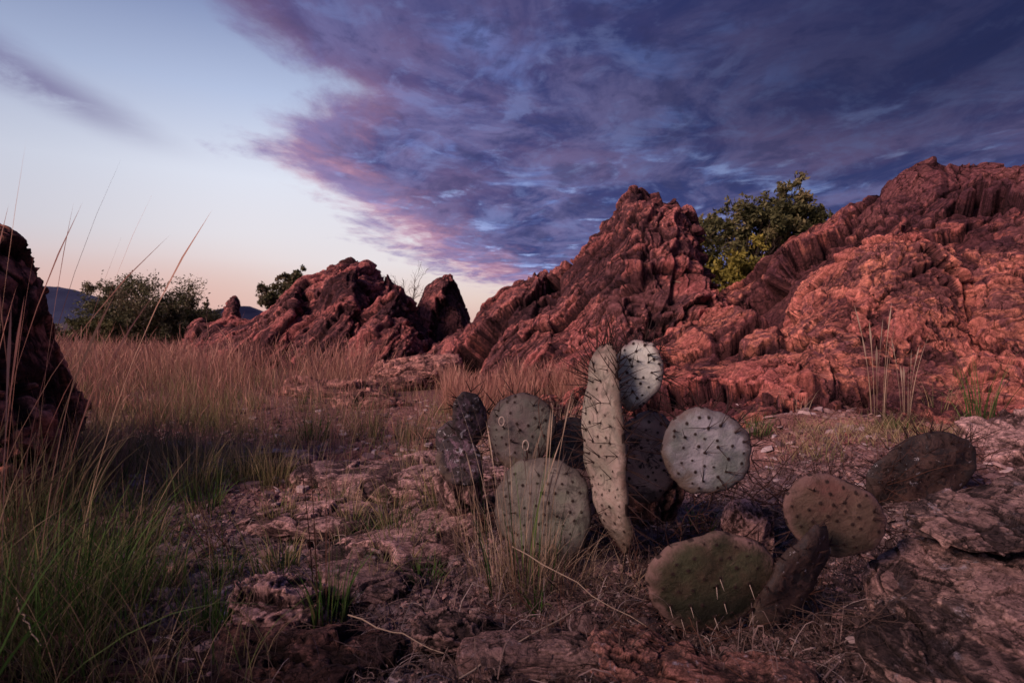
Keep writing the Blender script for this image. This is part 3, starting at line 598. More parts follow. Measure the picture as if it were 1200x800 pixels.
V, F, at = chips(260, 100, 900, .8, 2.6, .012, .030, .35)
tag(mesh('gravel', V, F, MAT['gravel'], org=(0, 0, 0), attrs=at, smooth=False), 'larger flat chips of broken rock among the gravel', 'gravel', kind='stuff')
def litter(n, x0, x1, y0, y1, L0, L1, w, dens=None, up=.02):
    x, y = scatter(n, x0, x1, y0, y1, dens); n = len(x); k = 6
    L = rng.uniform(L0, L1, n); az = rng.uniform(0, 2*np.pi, n); cu = rng.normal(0, 2.2, n)
    t = np.linspace(0, 1, k)[None]; ang = az[:, None]+cu[:, None]*t
    X = x[:, None]+np.cumsum(np.cos(ang), 1)*L[:, None]/k; Y = y[:, None]+np.cumsum(np.sin(ang), 1)*L[:, None]/k
    Z = G(x, y)[:, None]+.004+np.abs(rng.normal(0, up, n))[:, None]*np.sin(t*np.pi*rng.uniform(.5, 1.2, n)[:, None])+rng.uniform(0, up*.5, n)[:, None]
    C = np.stack([X, Y, Z], -1); wd = (w*rng.uniform(.5, 1.5, n))[:, None]*(1-.7*t)
    S = np.stack([-np.sin(ang), np.cos(ang), 0*ang+rng.normal(0, .7, (n, 1))], -1)
    V = np.stack([C-S*wd[..., None]/2, C+S*wd[..., None]/2], 2).reshape(-1, 3)
    b0 = (np.arange(n)*k*2)[:, None]; kk = (np.arange(k-1)*2)[None]
    F = np.stack([b0+kk, b0+kk+1, b0+kk+3, b0+kk+2], -1).reshape(-1, 4)
    return V, F, np.repeat(rng.random(n), k*2), np.ones(n*k*2)
tag(bm('dry_litter', [litter(4200, 330, 1080, .8, 1.75, .010, .032, .0030, None, .008), litter(2600, 430, 1000, .85, 1.8, .05, .15, .0016, None, .03), litter(2200, -80, 1150, .75, 2.0, .05, .16, .0012, None, .018)], 'litter', None, (0, 0, 0)),
    'curled dead leaves and straw bits matted around the cactus', 'dead leaves', kind='stuff')
V, F, at = chips(6500, 700, 980, .82, 1.04, .0016, .0050, .8)
tag(mesh('crumbly_litter', V, F, MAT['litter'], org=(0, 0, 0), attrs=at, smooth=False), 'pale crumbly moss like litter below the front cactus pad', 'litter', kind='stuff')
V, F, at = chips(16000, 250, 1150, .78, 1.9, .0016, .0060, .45)
tag(mesh('fine_gravel', V, F, MAT['gravel'], org=(0, 0, 0), attrs=dict(at, rnd=at['rnd']*.6), smooth=False), 'fine dark grit and broken flakes in the foreground', 'gravel', kind='stuff')

def stick(a, b_, r, label, mat='straw', amp=.05, name='fallen_stalk', cat='stalk', group='fallen stalks', sag=0):
    V, F = tube(wob(a, b_, 9, amp, sag), np.linspace(r, r*.5, 9), 5)
    return tag(mesh(name, V, F, MAT[mat], attrs={'rnd': np.full(len(V), rng.uniform(.3, 1)), 'len': np.ones(len(V))}), label, cat, group)
stick(P(538, 795, .86), P(668, 718, 1.0), .0018, 'long pale stalk lying diagonally at the bottom centre')
stick(P(668, 716, 1.0), P(752, 680, 1.13), .0012, 'thin pale stalk continuing toward the front cactus pad')
stick(P(600, 640, 1.1), P(760, 735, .98), .0012, 'pale stalk slanting down to the right of the straw tuft')
stick(P(408, 720, 1.0), P(520, 765, .9), .0014, 'grey stalk lying between dark stalk tuft and bottom centre', amp=.08)
stick(P(20, 700, .9), P(48, 756, .82), .0016, 'bent pale stalk in the lower left corner', amp=.1)
stick(P(965, 795, .82), P(990, 765, .86), .0016, 'short forked grey twig in front of the corner slab', 'litter', name='fallen_twig', cat='twig')
stick(P(835, 355, 4.6), P(745, 300, 5.5), .004, 'thin bare stalk leaning across the gap before the leafy tree', 'straw')

def shrub(cx, cy, d, n, L, label, spread=1.0, up=.5, r=.0014, name='dead_shrub', cat='dead shrub', depth=2, seed=1, mat='darkstalk', group='dead twiggy shrubs'):
    c = P(cx, cy, d); parts = []
    def br(a, dr, L, r, k):
        e = a+dr*L; pts = wob(a, e, 6, .10); parts.append(tube(pts, np.linspace(r, r*.55, 6), 4))
        if k > 0:
            for _ in range(3):
                q = pts[rng.integers(2, 6)]; nd = dr+rng.normal(0, .55, 3); nd /= np.linalg.norm(nd)
                br(q, nd, L*rng.uniform(.35, .65), r*.6, k-1)
    for _ in range(n):
        dr = np.array([rng.normal(0, spread), rng.normal(0, spread*.6), abs(rng.normal(up, .35))]); dr /= np.linalg.norm(dr)
        br(c+np.array([rng.normal(0, .02), rng.normal(0, .02), 0]), dr, L*rng.uniform(.6, 1.1), r, depth)
    V, F = join(parts)
    return tag(mesh(name, V, F, MAT[mat], attrs={'rnd': np.full(len(V), .5), 'len': np.ones(len(V))}), label, cat, group)
shrub(1010, 590, 1.5, 12, .26, 'bare dark wiry shrub arching over the dark corky pad', 1.0, .45)
shrub(1085, 560, 1.7, 9, .24, 'bare dark thorny twigs behind the dark corky pad', .9, .6)
shrub(900, 590, 1.45, 9, .20, 'low bare wiry twigs between grey pad and red spotted pad', 1.1, .35)
shrub(660, 560, 1.5, 9, .22, 'bare dark twigs tangled among the middle pads', .7, .6)
shrub(480, 365, 9.6, 8, .55, 'small leafless bush in the notch between outcrops', .5, .8, .006)
shrub(770, 640, 1.35, 12, .18, 'dark dead twigs sprawling right of the pale trunk like pad', 1.3, .25, .0012)
shrub(560, 610, 1.45, 10, .16, 'dark dead twigs under the lichen covered pads', 1.2, .3, .0012)
shrub(820, 765, .93, 8, .12, 'thin dead roots and twigs under the olive pad', 1.5, .12, .0011)
shrub(980, 720, 1.0, 9, .13, 'grey dead twigs in the dark hollow under the reddish pad', 1.2, .35, .0010, mat='litter')
shrub(900, 700, 1.12, 8, .10, 'tiny dead twigs between the two front pads', 1.4, .3, .0009)
shrub(690, 700, 1.12, 12, .14, 'matted dead twigs at the foot of the central clump', 1.5, .25, .0010, mat='litter')
shrub(1050, 640, 1.25, 10, .16, 'dead twigs between the dark corky pad and the corner slab', 1.3, .35, .0011)
shrub(760, 720, 1.05, 8, .12, 'dead twigs just left of the olive pad', 1.4, .3, .0010)
shrub(250, 650, 1.35, 10, .10, 'little dark dead shrub on the gravel', .8, .7, .0013)
shrub(650, 745, 1.0, 8, .12, 'low dead twigs under the straw tuft', 1.2, .2, .001)

# ------------------------------------------------------------------ cactus
def pad_mat(name, base, tint, rim, scar=.3, lich=0., base2=None, low=None):
    m, t, b = newmat(name)
    tc = t.add('ShaderNodeTexCoord').outputs['Object']
    e = t.add('ShaderNodeAttribute', attribute_name='edge').outputs['Fac']
    v = t.add('ShaderNodeAttribute', attribute_name='vert').outputs['Fac']
    ar = t.add('ShaderNodeAttribute', attribute_name='areole').outputs['Fac']
    n = t.noise(tc, 16, 6, .6); n2 = t.noise(tc, 60, 9, .75, .3); n3 = t.noise(tc, 30, 9, .7, .8)
    c = t.mix(t.sms(n, .35, .65), base, tint)
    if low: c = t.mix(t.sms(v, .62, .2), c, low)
    c = t.mix(t.sms(t.math('ADD', e, t.math('MULTIPLY', n3, .5)), 1.02, 1.26, 0, .95), c, rim)
    big = t.noise(tc, 9, 4, .6, .8)
    c = t.mix(t.sms(big, .40, .62, .0, .55), c, tuple(.42*x for x in tint))
    bl = t.noise(tc, 24, 8, .74, 1.2)
    c = t.mix(t.sms(bl, .50, .60, 0, min(1, scar*1.1)), c, tuple(.30*x for x in tint))
    c = t.mix(t.sms(n3, .60, .72, 0, scar), c, (.20, .13, .12))
    c = t.mix(t.sms(n2, .62, .75, 0, .45), c, tuple(.35*x for x in base))
    c = t.mix(t.sms(n2, .42, .28, 0, .3), c, tuple(min(1, 1.5*x) for x in base))
    if lich:
        l = t.noise(tc, 26, 10, .72, .6)
        c = t.mix(t.sms(l, .62-.2*lich, .66-.2*lich, 0, .95), c, (.035, .028, .032))
        l2 = t.noise(tc, 48, 10, .72, .6)
        c = t.mix(t.sms(l2, .68-.13*lich, .72-.13*lich), c, (.42, .40, .46))
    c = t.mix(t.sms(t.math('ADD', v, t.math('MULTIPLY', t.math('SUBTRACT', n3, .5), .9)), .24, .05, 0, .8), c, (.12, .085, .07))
    c = t.mix(t.sms(ar, .35, .8), c, (.03, .018, .018))
    t.l.new(c, b.inputs['Base Color']); b.inputs['Roughness'].default_value = .62
    b.inputs['Specular IOR Level'].default_value = .25
    t.l.new(t.add('ShaderNodeBump', {'Height': t.math('ADD', n2, n3), 'Distance': .0038}).outputs[0], b.inputs['Normal'])
    return m
MAT['p_white'] = pad_mat('pale_pad', (.60, .63, .60), (.70, .72, .70), (.20, .11, .12), .1)
MAT['p_stem'] = pad_mat('pale_ridged_pad', (.44, .335, .315), (.34, .31, .27), (.16, .10, .09), .6)
MAT['p_grey'] = pad_mat('grey_pad', (.17, .195, .195), (.34, .33, .39), (.13, .09, .09), .3)
MAT['p_green'] = pad_mat('grey_green_pad', (.185, .20, .165), (.25, .22, .21), (.10, .075, .075), .7)
MAT['p_dull'] = pad_mat('dull_pad', (.12, .125, .115), (.16, .125, .135), (.07, .05, .055), .5, .25)
MAT['p_lich'] = pad_mat('lichened_pad', (.12, .09, .11), (.20, .12, .17), (.05, .035, .04), .5, .8)
MAT['p_brown'] = pad_mat('brown_mottled_pad', (.38, .24, .22), (.46, .33, .30), (.12, .08, .08), .6, .3)
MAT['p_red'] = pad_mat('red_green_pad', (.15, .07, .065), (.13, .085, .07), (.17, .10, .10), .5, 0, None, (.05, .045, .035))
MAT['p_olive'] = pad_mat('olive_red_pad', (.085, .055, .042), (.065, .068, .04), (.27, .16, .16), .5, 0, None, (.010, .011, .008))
MAT['p_cork'] = pad_mat('corky_pad', (.12, .07, .065), (.07, .042, .042), (.05, .035, .035), .9, .55)

def ellpt(phi, W, Hh):                                       # obovate outline, narrow at the foot
    x = np.cos(phi); z = np.sin(phi)
    return W/2*x*(1+.13*z-.05*z*z), Hh/2*z
def pad(root, px, py, d, wpx, hpx, tilt=0, yaw=0, pitch=0, mat='p_grey', th=.020, spines=1., slen=.035, sdir='out', seed=0, roll=0, asp=.027, bend=.1, wav=.004):
    """one cactus pad: a thick, slightly cupped obovate disc with areoles; its spines are a sub-part"""
    rg = np.random.default_rng(seed+100)
    W = wpx/FP*d; Hh = hpx/FP*d
    n, k = 120, 40
    # areole lattice on both faces
    ars = []
    for j in range(-12, 13):
        for i in range(-12, 13):
            x = (i+.5*(j % 2))*asp*1.05; z = j*asp*.82
            x += rg.normal(0, asp*.15); z += rg.normal(0, asp*.15)
            if rg.random() < .07: continue
            zz = z/(Hh/2)
            if abs(zz) < .9 and abs(x) < W/2*math.sqrt(max(0, 1-zz*zz))*(1+.13*zz)*.88: ars.append((x, z))
    ars = np.array(ars) if ars else np.zeros((0, 2))
    phi = np.linspace(0, 2*np.pi, n, endpoint=False)
    wob_ = 1+.022*np.sin(2*phi+seed*2)+.018*np.sin(3*phi+seed)+.018*np.sin(5*phi+2*seed)+.012*np.sin(9*phi+seed*3)+.008*np.sin(17*phi+seed*5)+.030*perlin(np.stack([np.cos(phi)*1.6+seed, np.sin(phi)*1.6, 0*phi], 1), seed)+.014*perlin(np.stack([np.cos(phi)*6+seed, np.sin(phi)*6, 0*phi], 1), seed+3)
    nar = np.clip((-np.sin(phi)-.35)/.65, 0, 1); wob_ = wob_*(1-.0*nar)
    V, E, AR, VT = [], [], [], []
    def surf(x, z, rr, side):
        y = side*th/2*np.sqrt(np.maximum(0, 1-rr**5))*(1+.0*x)
        c = bend*(x**2+z**2)/(W)*.9+wav*perlin(np.stack([x*14+seed, z*14, 0*x], 1), seed)
        return y+c
    rings = [(side, r) for side in (-1,) for r in np.linspace(0.02, 1, k)]+[(1, r) for r in np.linspace(1, .02, k)[1:]]
    for side, r in rings:
        ox, oz = ellpt(phi, W, Hh); x, z = ox*r*wob_, oz*r*wob_
        y = surf(x, z, np.full(n, r), side)
        if len(ars):
            dd = np.sqrt(((x[:, None]-ars[None, :, 0])**2+(z[:, None]-ars[None, :, 1])**2)).min(1)
        else: dd = np.full(n, 1.)
        bu = np.exp(-(dd/(.0046+.0012*np.sin(x*231+z*177)))**2); y = y+side*bu*.0016
        if r > .97: bu = np.maximum(bu, .9*(np.sin(phi*max(9, int(9*W/.18)))>.82))
        V.append(np.stack([x, y, z], 1)); E.append(np.full(n, r)); AR.append(bu); VT.append(z/Hh+.5)
    M = np.array(Matrix.Rotation(R(roll), 3, 'Y')@Matrix.Rotation(R(yaw), 3, 'Z')@Matrix.Rotation(R(pitch), 3, 'X')@Matrix.Rotation(R(tilt), 3, 'Y'))
    C = P(px, py, d)
    V = np.concatenate(V); nr = len(rings)
    X = (V@M.T+C)
    F = np.array([[i*n+j, i*n+(j+1) % n, (i+1)*n+(j+1) % n, (i+1)*n+j] for i in range(nr-1) for j in range(n)])
    o = mesh('pad', X, F, MAT[mat], root, None, {'edge': np.concatenate(E), 'areole': np.concatenate(AR), 'vert': np.concatenate(VT)})
    # spines
    parts = []; pal = []
    rimphi = np.arange(0, 2*np.pi, .028/(max(W, Hh)/2))+rg.uniform(0, .3)
    for p in rimphi:
        if math.sin(p) < -.75: continue
        ox, oz = ellpt(np.array([p]), W, Hh); b0 = np.array([ox[0], 0, oz[0]])
        y0 = surf(ox, oz, np.array([1.]), 1)[0]; b0[1] = y0
        for _ in range(rg.integers(2, 5) if rg.random() < spines else 0):
            dr = np.array([math.cos(p), 0, math.sin(p)])+rg.normal(0, .45, 3); dr /= np.linalg.norm(dr)
            L = slen*rg.uniform(.5, 1.7)
            parts.append(tube([b0, b0+dr*L*.5, b0+dr*L+rg.normal(0, L*.04, 3)], [.0013, .0010, .0003], 4))
    for (x, z) in ars:
        for side in (-1, 1):
            y0 = surf(np.array([x]), np.array([z]), np.array([min(.95, math.hypot(x/(W/2), z/(Hh/2)))]), side)[0]
            b0 = np.array([x, y0, z])
            for _ in range(5):                              # the short tuft of the areole
                dr = np.array([0, side, 0])+rg.normal(0, .6, 3); dr /= np.linalg.norm(dr)
                parts.append(tube([b0, b0+dr*.002, b0+dr*.0045], [.0006, .0005, .0001], 3))
            pr = spines*(.25+.75*(z > -.05*Hh)) if sdir == 'out' else .0
            if rg.random() < pr*.6:
                for _ in range(rg.integers(2, 4)):
                    dr = np.array([0, side*.8, .35])+rg.normal(0, .45, 3)+np.array([x/W, 0, z/Hh])*1.2; dr /= np.linalg.norm(dr)
                    L = slen*rg.uniform(.5, 1.2); parts.append(tube([b0, b0+dr*L*.5, b0+dr*L], [.0009, .0007, .0002], 4))
            if sdir == 'down' and side == -1 and z < .1*Hh and rg.random() < .45:
                dr = np.array([rg.normal(.1, .15), -.35, -1.]); dr /= np.linalg.norm(dr)
                L = slen*rg.uniform(.5, 1.1); pal.append(tube([b0, b0+dr*L*.5, b0+dr*L], [.0008, .0006, .0002], 4))
    for lst, mt in ((parts, 'spine'), (pal, 'pspine')):
        if lst:
            v, f = join(lst); tag(mesh('spine_cover' if mt == 'spine' else 'pale_spine_cover', v@M.T+C, f, MAT[mt], o), kind='stuff')
    return o
def cactus(px, py, d, label):
    c = P(px, py, d); r = empty('prickly_pear_cactus', (c[0], d, float(G(c[0], d, False)[0])))
    return tag(r, label, 'cactus', 'prickly pear cacti')
A = cactus(690, 650, 1.3, 'clump of spiny prickly pear pads in the centre, some pale and some blotched with lichen')
o = pad(A, 746, 440, 1.27, 57, 86, 13, -22, -2, 'p_white', .016, 1., .045, seed=1, asp=.021); tag(o, 'pale silvery oval pad at the top of the clump')
o = pad(A, 707, 532, 1.24, 74, 250, 0, -60, 0, 'p_stem', .028, 1., .060, seed=3, wav=.012, roll=-6); tag(o, 'long pale wrinkled pad turned nearly edge on, bristling with dark spines')
o = pad(A, 826, 530, 1.20, 102, 104, 38, -8, 2, 'p_grey', .022, 1., .045, seed=4, asp=.027); tag(o, 'round grey pad on the right with dark bumps')
o = pad(A, 637, 601, 1.27, 116, 128, -4, -8, -6, 'p_green', .022, .6, .03, seed=5); tag(o, 'wide grey green pad behind the straw')
o = pad(A, 610, 506, 1.36, 80, 92, 10, -12, 0, 'p_dull', .02, .8, .04, seed=6); tag(o, 'dull grey brown pad with ring shaped scars')
for (rx, ry, rs) in ((588, 493, .0085), (616, 521, .0095)):
    c = P(rx, ry, 1.343); a = np.linspace(0, 2*np.pi, 15); v, f = tube(np.stack([c[0]+rs*np.cos(a)*.75, c[1]-.006+0*a, c[2]+rs*np.sin(a)*1.25], 1), .0016, 6)
    mesh('scar_ring', v, f, MAT['pspine'], o)
pad(A, 586, 512, 1.40, 44, 78, 22, -58, 0, 'p_lich', .02, .4, .03, seed=7)
pad(A, 551, 492, 1.42, 44, 66, -6, 30, 0, 'p_lich', .018, .5, .03, seed=8)
pad(A, 538, 540, 1.38, 64, 52, 66, 12, -28, 'p_lich', .02, .3, .03, seed=9)
pad(A, 534, 520, 1.46, 46, 56, -25, -10, 0, 'p_lich', .018, .3, .03, seed=17)
pad(A, 758, 537, 1.33, 72, 112, 5, -10, 0, 'p_brown', .022, .6, .035, seed=10)
pad(A, 668, 530, 1.44, 60, 84, 4, 24, 0, 'p_dull', .02, .6, .035, seed=11)
pad(A, 675, 590, 1.36, 60, 80, 15, 20, 0, 'p_brown', .02, .4, .03, seed=12)
B = cactus(880, 740, 1.02, 'low prickly pear in the right foreground with olive and reddish pads')
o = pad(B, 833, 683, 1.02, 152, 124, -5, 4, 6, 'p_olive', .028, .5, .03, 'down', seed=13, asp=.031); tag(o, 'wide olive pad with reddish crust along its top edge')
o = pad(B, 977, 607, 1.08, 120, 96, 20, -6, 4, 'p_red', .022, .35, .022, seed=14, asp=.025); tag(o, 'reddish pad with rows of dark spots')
o = pad(B, 931, 680, 1.03, 84, 144, 0, 30, 0, 'p_cork', .026, .5, .02, seed=15, roll=34, wav=.010); tag(o, 'rough corky pad seen edge on')
Cc = cactus(1083, 600, 1.45, 'dark withered prickly pear pad with brown corky skin at the right')
pad(Cc, 1083, 556, 1.45, 138, 96, -14, 6, 8, 'p_cork', .026, .7, .05, seed=16, wav=.012)
pad(Cc, 1030, 590, 1.5, 60, 60, 30, 40, -8, 'p_cork', .024, .4, .04, seed=18, wav=.01)

# ------------------------------------------------------------------ trees
def tree(name, base, H_, lobes, nl, leaf, mat, label, cat, twig=.5, second=None, group=None, bare=0):
    """base (x,y,z); lobes: list of (centre offset, radii); leaves in sprays along real twigs"""
    base = np.array(base, float); root = empty(name, base); tag(root, label, cat, group)
    limbs = []; C = []
    fork = base+np.array([0, 0, H_*.22])
    for q in range(3): limbs.append(tube(wob(base+rng.normal(0, .04, 3)*[1, 1, 0], fork+rng.normal(0, .12*H_, 3)*[1, .6, .3], 6, .1), np.linspace(.035, .022, 6)*H_/2, 6))
    for (lc, lr, dens, mi) in lobes:
        lc = base+np.array(lc); lr = np.array(lr)
        nb = int(dens)
        for _ in range(nb):
            u = rng.normal(size=3); u /= np.linalg.norm(u); r = rng.random()**.45
            e = lc+u*lr*r*rng.uniform(.82, 1.12)
            limbs.append(tube(wob(fork+(lc-fork)*rng.uniform(.2, .9), e, 6, .12), np.linspace(.010, .003, 6)*H_/2, 4))
            C.append((e, lr.mean()*twig*rng.uniform(.5, 1.2), mi, u))
    for mi, mt in enumerate([mat, second] if second else [mat]):
        cs = [c for c in C if c[2] == mi]
        if not cs: continue
        per = max(6, nl//len(C)); n = per*len(cs)
        cc = np.repeat(np.array([c[0] for c in cs]), per, 0); cr = np.repeat(np.array([c[1] for c in cs]), per)
        uu = np.repeat(np.array([c[3] for c in cs]), per, 0)
        # sprays: along 5 sub twigs per cluster
        sp = rng.normal(size=(len(cs), 6, 3)); sp += np.array([c[3] for c in cs])[:, None]*.7; sp /= np.linalg.norm(sp, axis=2, keepdims=True)
        idx = rng.integers(0, 6, n); dirs = sp[np.repeat(np.arange(len(cs)), per), idx]
        pos = cc+dirs*(cr*rng.random(n)**.8)[:, None]+rng.normal(0, 1, (n, 3))*(cr*.16)[:, None]
        a = rng.normal(size=(n, 3))+dirs*.8; a /= np.linalg.norm(a, axis=1)[:, None]
        b_ = np.cross(a, rng.normal(size=(n, 3))); b_ /= np.linalg.norm(b_, axis=1)[:, None]
        s = (leaf*rng.uniform(.6, 1.4, n))[:, None]
        V = np.stack([pos-a*s, pos+b_*s*.42, pos+a*s, pos-b_*s*.42], 1).reshape(-1, 3)
        F = np.arange(n*4).reshape(-1, 4)
        rn = np.clip(np.repeat(rng.normal(.5, .22, len(cs)), per)+rng.normal(0, .15, n), 0, 1)
        mesh('crown', V, F, MAT[mt], root, None, {'rnd': np.repeat(rn, 4)}, smooth=False)
    for (e, r, mi, u) in C[::2]:
        limbs.append(tube([e, e+u*r*.6, e+u*r*1.15], [.003*H_/2, .002*H_/2, .0008*H_/2], 3))
    v, f = join(limbs); mesh('trunk', v, f, MAT['bark'], root)
    return root
def at(px, py, d): c = P(px, py, d); return c
# tree behind the outcrops
bx = P(872, 400, 9.5); bx[2] = 0
s = 9.5/FP
tree('tree', bx, 2.6, [((-.62, 0, 1.95), (.55, .6, .48), 34, 0), ((-.2, .1, 2.35), (.42, .5, .42), 26, 0), ((.35, 0, 2.35), (.42, .5, .48), 30, 0), ((.7, 0, 2.6), (.30, .4, .42), 20, 0), ((.85, .2, 2.3), (.5, .5, .5), 34, 0),
     ((1.25, .1, 2.38), (.34, .4, .36), 22, 0), ((-.5, -.2, 1.35), (.5, .5, .42), 36, 1), ((.05, -.2, 1.45), (.45, .5, .45), 34, 1), ((-.9, 0, 1.55), (.25, .4, .5), 16, 1), ((.3, .2, 1.7), (.6, .5, .5), 26, 0)],
     30000, .040, 'leaf_olive', 'leafy olive green tree rising between the two large outcrops', 'tree', .42, 'leaf_yellow')
def bush(name, px, py, d, wpx, hpx, nl, mat, label, dens=40, group='bushes beyond the meadow', cat='bush', leafs=1.):
    w, h = wpx/FP*d, hpx/FP*d; b = P(px, py, d); b[2] = 0; hh = H+(HY-(py-hpx))/FP*d
    lob = []
    for q in range(5):
        ox = (q-2)/4*w*.75; top = hh*rng.uniform(.62, .85)
        lob.append(((ox, rng.normal(0, w*.08), top-.25*h), (w*.20, w*.2, h*rng.uniform(.34, .5)), dens//5, 0))
    lob.append(((0, 0, hh*.4), (w*.42, w*.3, hh*.3), dens//3, 0))
    return tree(name, b, hh, lob, nl, leafs*.0024*d, mat, label, cat, .75, None, group)
bush('bush', 158, 400, 15, 126, 80, 24000, 'leaf_dark', 'large loose dark bush behind the meadow, tallest on the left', 44)
bush('bush', 205, 402, 16, 96, 50, 15000, 'leaf_olive', 'lower round olive bush right of the tallest bush', 36)
bush('bush', 112, 405, 14, 60, 38, 9000, 'leaf_olive', 'olive bush partly behind the left boulder', 30)
bush('bush', 250, 400, 17, 70, 36, 6000, 'leaf_dark', 'low dark bush behind the pointed fin rock', 30)
bush('bush', 60, 405, 15, 60, 32, 4000, 'leaf_dark', 'low dark bush beside the left boulder edge', 30)
tree('sapling', np.array([P(242, 400, 15)[0], 15, 0]), 1.3, [((0, 0, .98), (.16, .16, .12), 8, 0), ((.03, 0, 1.18), (.12, .1, .1), 6, 0), ((-.18, 0, 1.0), (.1, .1, .05), 4, 0)], 260, .04, 'leaf_dark',
     'thin little sapling standing above the low bushes', 'tree', .6)
tb = P(335, 385, 11); tb[2] = 0
tree('tree', tb, 1.9, [((-.28, 0, 1.15), (.26, .3, .28), 20, 0), ((.0, 0, 1.35), (.25, .3, .24), 18, 0), ((.3, 0, 1.5), (.22, .25, .2), 14, 0), ((-.1, 0, .9), (.35, .3, .25), 16, 0), ((.42, 0, 1.3), (.18, .2, .25), 10, 0)],
     9000, .034, 'leaf_dark', 'small dark tree leaning behind the ribbed outcrop', 'tree', .5)

# ------------------------------------------------------------------ world: dusk sky with a streaming cloud bank
SUN_AZ, SUN_EL = (-.82, -.57), 30
w = bpy.data.worlds.new('World'); bpy.context.scene.world = w; w.use_nodes = True
t = NT(w); t.n.clear()
d = t.add('ShaderNodeTexCoord').outputs['Generated']
sx = t.add('ShaderNodeSeparateXYZ', {0: d}); X, Y, Z = sx.outputs
el = t.math('MULTIPLY', t.math('ARCSINE', Z), 180/math.pi)
az = t.math('MULTIPLY', t.math('ARCTAN2', X, Y), 180/math.pi)
# clear part: peach at the horizon, pale, then blue
clear = t.ramp(t.math('DIVIDE', el, 45, clamp=True), [(0, (.70, .42, .37)), (.06, (.78, .60, .54)), (.14, (.80, .74, .76)), (.30, (.74, .77, .88)), (.46, (.46, .54, .75)), (.68, (.12, .17, .38)), (1, (.05, .07, .19))])
glow = t.math('MULTIPLY', t.sms(az, -60, -12, 0, 1), t.sms(az, 25, -8, 0, 1))
clear = t.mix(t.sms(az, -22, -48, 0, .55), clear, t.mix(.5, clear, (.10, .13, .25)))
# warm afterglow hugging the left horizon
clear = t.mix(t.math('MULTIPLY', t.sms(az, -12, -32), t.sms(el, 9, 1)), clear, (.74, .46, .41))
zc = t.math('MAXIMUM', t.math('ADD', Z, .03), .02)
cu = t.math('DIVIDE', X, zc); cv = t.math('DIVIDE', Y, zc)
cp = t.add('ShaderNodeCombineXYZ', {0: cu, 1: cv, 2: 0}).outputs[0]
ps = t.add('ShaderNodeMapping', {0: cp, 'Scale': (1, .62, 1), 'Rotation': (0, 0, R(-14))}).outputs[0]
ps2 = t.add('ShaderNodeMapping', {0: cp, 'Scale': (1, .95, 1), 'Rotation': (0, 0, R(25))}).outputs[0]
na_ = t.noise(ps, .55, 6, .6, .4); nb_ = t.noise(ps, 1.7, 8, .66, .6); nc_ = t.noise(ps2, 2.1, 7, .6, .5); nd_ = t.noise(ps, 5, 8, .65, .3)
g_ = lambda a: ((a+45)/90,)*3
bnd = t.math('SUBTRACT', t.math('MULTIPLY', t.ramp(t.math('DIVIDE', el, 45, clamp=True), [(0, g_(6)), (.09, g_(-2)), (.155, g_(-11)), (.245, g_(-16)), (.31, g_(-21)), (.355, g_(-25.5)), (.41, g_(-24)), (.49, g_(-17.5)), (.54, g_(-24)), (.62, g_(-31)), (1, g_(-42))]), 90), 45)
edge = t.math('SUBTRACT', az, bnd)
edge = t.math('ADD', edge, t.math('ADD', t.math('MULTIPLY', t.math('SUBTRACT', na_, .5), 10), t.math('MULTIPLY', t.math('SUBTRACT', nb_, .5), 13)))
edge = t.math('ADD', edge, t.math('MULTIPLY', t.math('SUBTRACT', nd_, .5), 11))
mask = t.sms(edge, -2.5, 5.5)
lowfade = t.sms(el, 1.5, 4.5)
# colours inside the bank
cc = t.mix(t.sms(nb_, .38, .62), (.045, .055, .19), (.17, .155, .34))
cc = t.mix(t.sms(nc_, .50, .70, 0, .85), cc, (.17, .25, .60))
cc = t.mix(t.sms(na_, .46, .60, 0, .5), cc, (.19, .115, .23))
brk = t.math('MULTIPLY', t.sms(t.math('ADD', t.math('MULTIPLY', nd_, .35), t.math('MULTIPLY', nc_, .65)), .53, .66), t.sms(el, 24, 8))
cc = t.mix(t.math('MULTIPLY', brk, .9), cc, (.42, .52, .88))
sm_ = t.noise(t.add('ShaderNodeMapping', {0: d, 'Scale': (1, 1, 2.2)}).outputs[0], 13, 7, .62, .4)
cc = t.mix(t.sms(sm_, .50, .68, 0, .55), cc, (.20, .24, .50))
cc = t.mix(t.sms(sm_, .48, .32, 0, .55), cc, (.05, .05, .15))
dk = t.math('MULTIPLY', t.sms(az, -12, 36), t.sms(el, 3, 22))
cc = t.mix(dk, cc, t.mix(.86, cc, (.010, .013, .055)))
cc = t.mix(t.sms(el, 20, 34, 0, .6), cc, t.mix(.6, cc, (.025, .032, .12)))
pink = t.mix(t.sms(nb_, .4, .62), (.56, .29, .41), (.32, .23, .44))
cc = t.mix(t.math('MULTIPLY', t.sms(edge, 13, 1), t.sms(el, 24, 14, .25, .95)), cc, pink)
sky = t.mix(t.math('MULTIPLY', mask, lowfade), clear, cc)
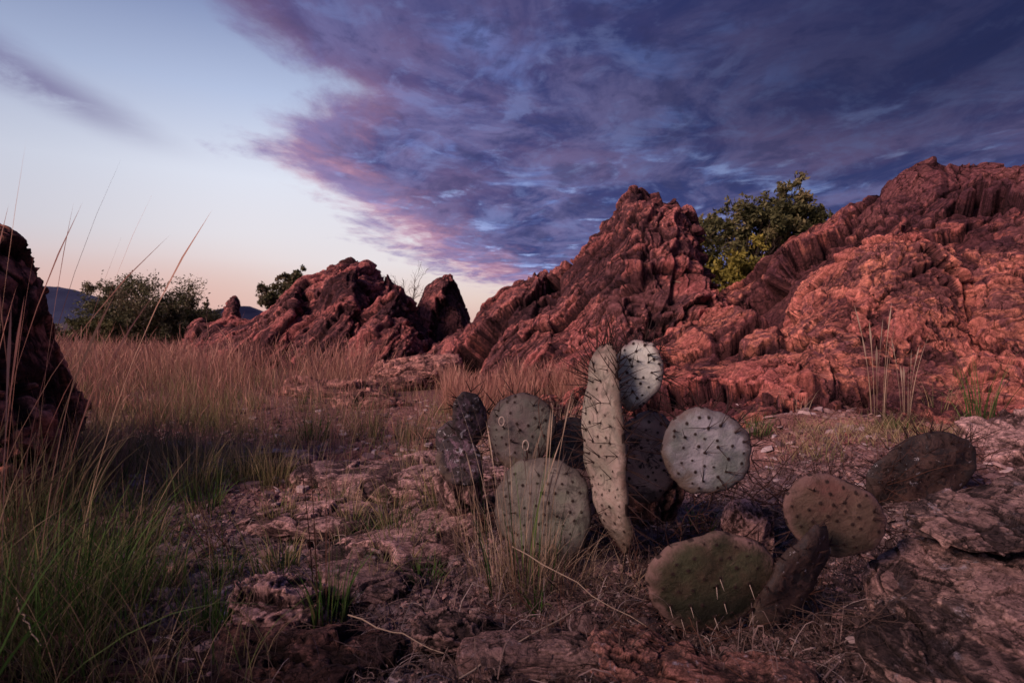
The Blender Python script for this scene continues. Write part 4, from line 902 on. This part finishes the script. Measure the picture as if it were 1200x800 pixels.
# a second faint streak high on the left
e2 = t.math('ADD', t.math('ADD', cu, 1.78), t.math('MULTIPLY', t.math('SUBTRACT', na_, .5), .5))
s2 = t.math('MULTIPLY', t.sms(t.math('ABSOLUTE', e2), .26, .0), t.math('MULTIPLY', t.sms(el, 14, 19), t.sms(nb_, .30, .50)))
sky = t.mix(t.math('MULTIPLY', s2, .8), sky, (.17, .14, .30))
# below the horizon and behind
sky = t.mix(t.sms(el, -.5, -4), sky, (.06, .04, .05))
nish = t.add('ShaderNodeTexSky', sky_type='NISHITA', sun_disc=False, sun_elevation=R(SUN_EL), sun_rotation=math.atan2(SUN_AZ[0], SUN_AZ[1]))
bg1 = t.add('ShaderNodeBackground', {0: sky, 1: 1.0}).outputs[0]
bg2 = t.add('ShaderNodeBackground', {0: nish.outputs[0], 1: .002}).outputs[0]
t.l.new(t.add('ShaderNodeAddShader', {0: bg1, 1: bg2}).outputs[0], t.add('ShaderNodeOutputWorld').inputs[0])

L = bpy.data.lights.new('Sun', 'SUN'); L.energy = 3.6; L.angle = R(20); L.color = (1, .66, .54)
lo = bpy.data.objects.new('Sun', L); col.objects.link(lo)
sd = Vector((SUN_AZ[0], SUN_AZ[1], 0)).normalized()*math.cos(R(SUN_EL)); sd.z = math.sin(R(SUN_EL))
lo.rotation_euler = (-sd).to_track_quat('-Z', 'Y').to_euler(); lo.location = (-5, -3, 4)

cam = bpy.data.cameras.new('Camera'); co = bpy.data.objects.new('Camera', cam); col.objects.link(co)
co.location = (0, 0, H); co.rotation_euler = (R(90), 0, 0); cam.lens = 20; cam.sensor_width = 36
cam.shift_y = -15/1200; cam.clip_start = .05; cam.clip_end = 9000
cam.dof.use_dof = True; cam.dof.focus_distance = 1.7; cam.dof.aperture_fstop = 7.1
sc = bpy.context.scene; sc.camera = co
sc.view_settings.view_transform = 'Standard'; sc.view_settings.look = 'None'; sc.view_settings.exposure = 0
sc.cycles.use_denoising = True
for o in bpy.data.objects:
    if '_org' in o: del o['_org']
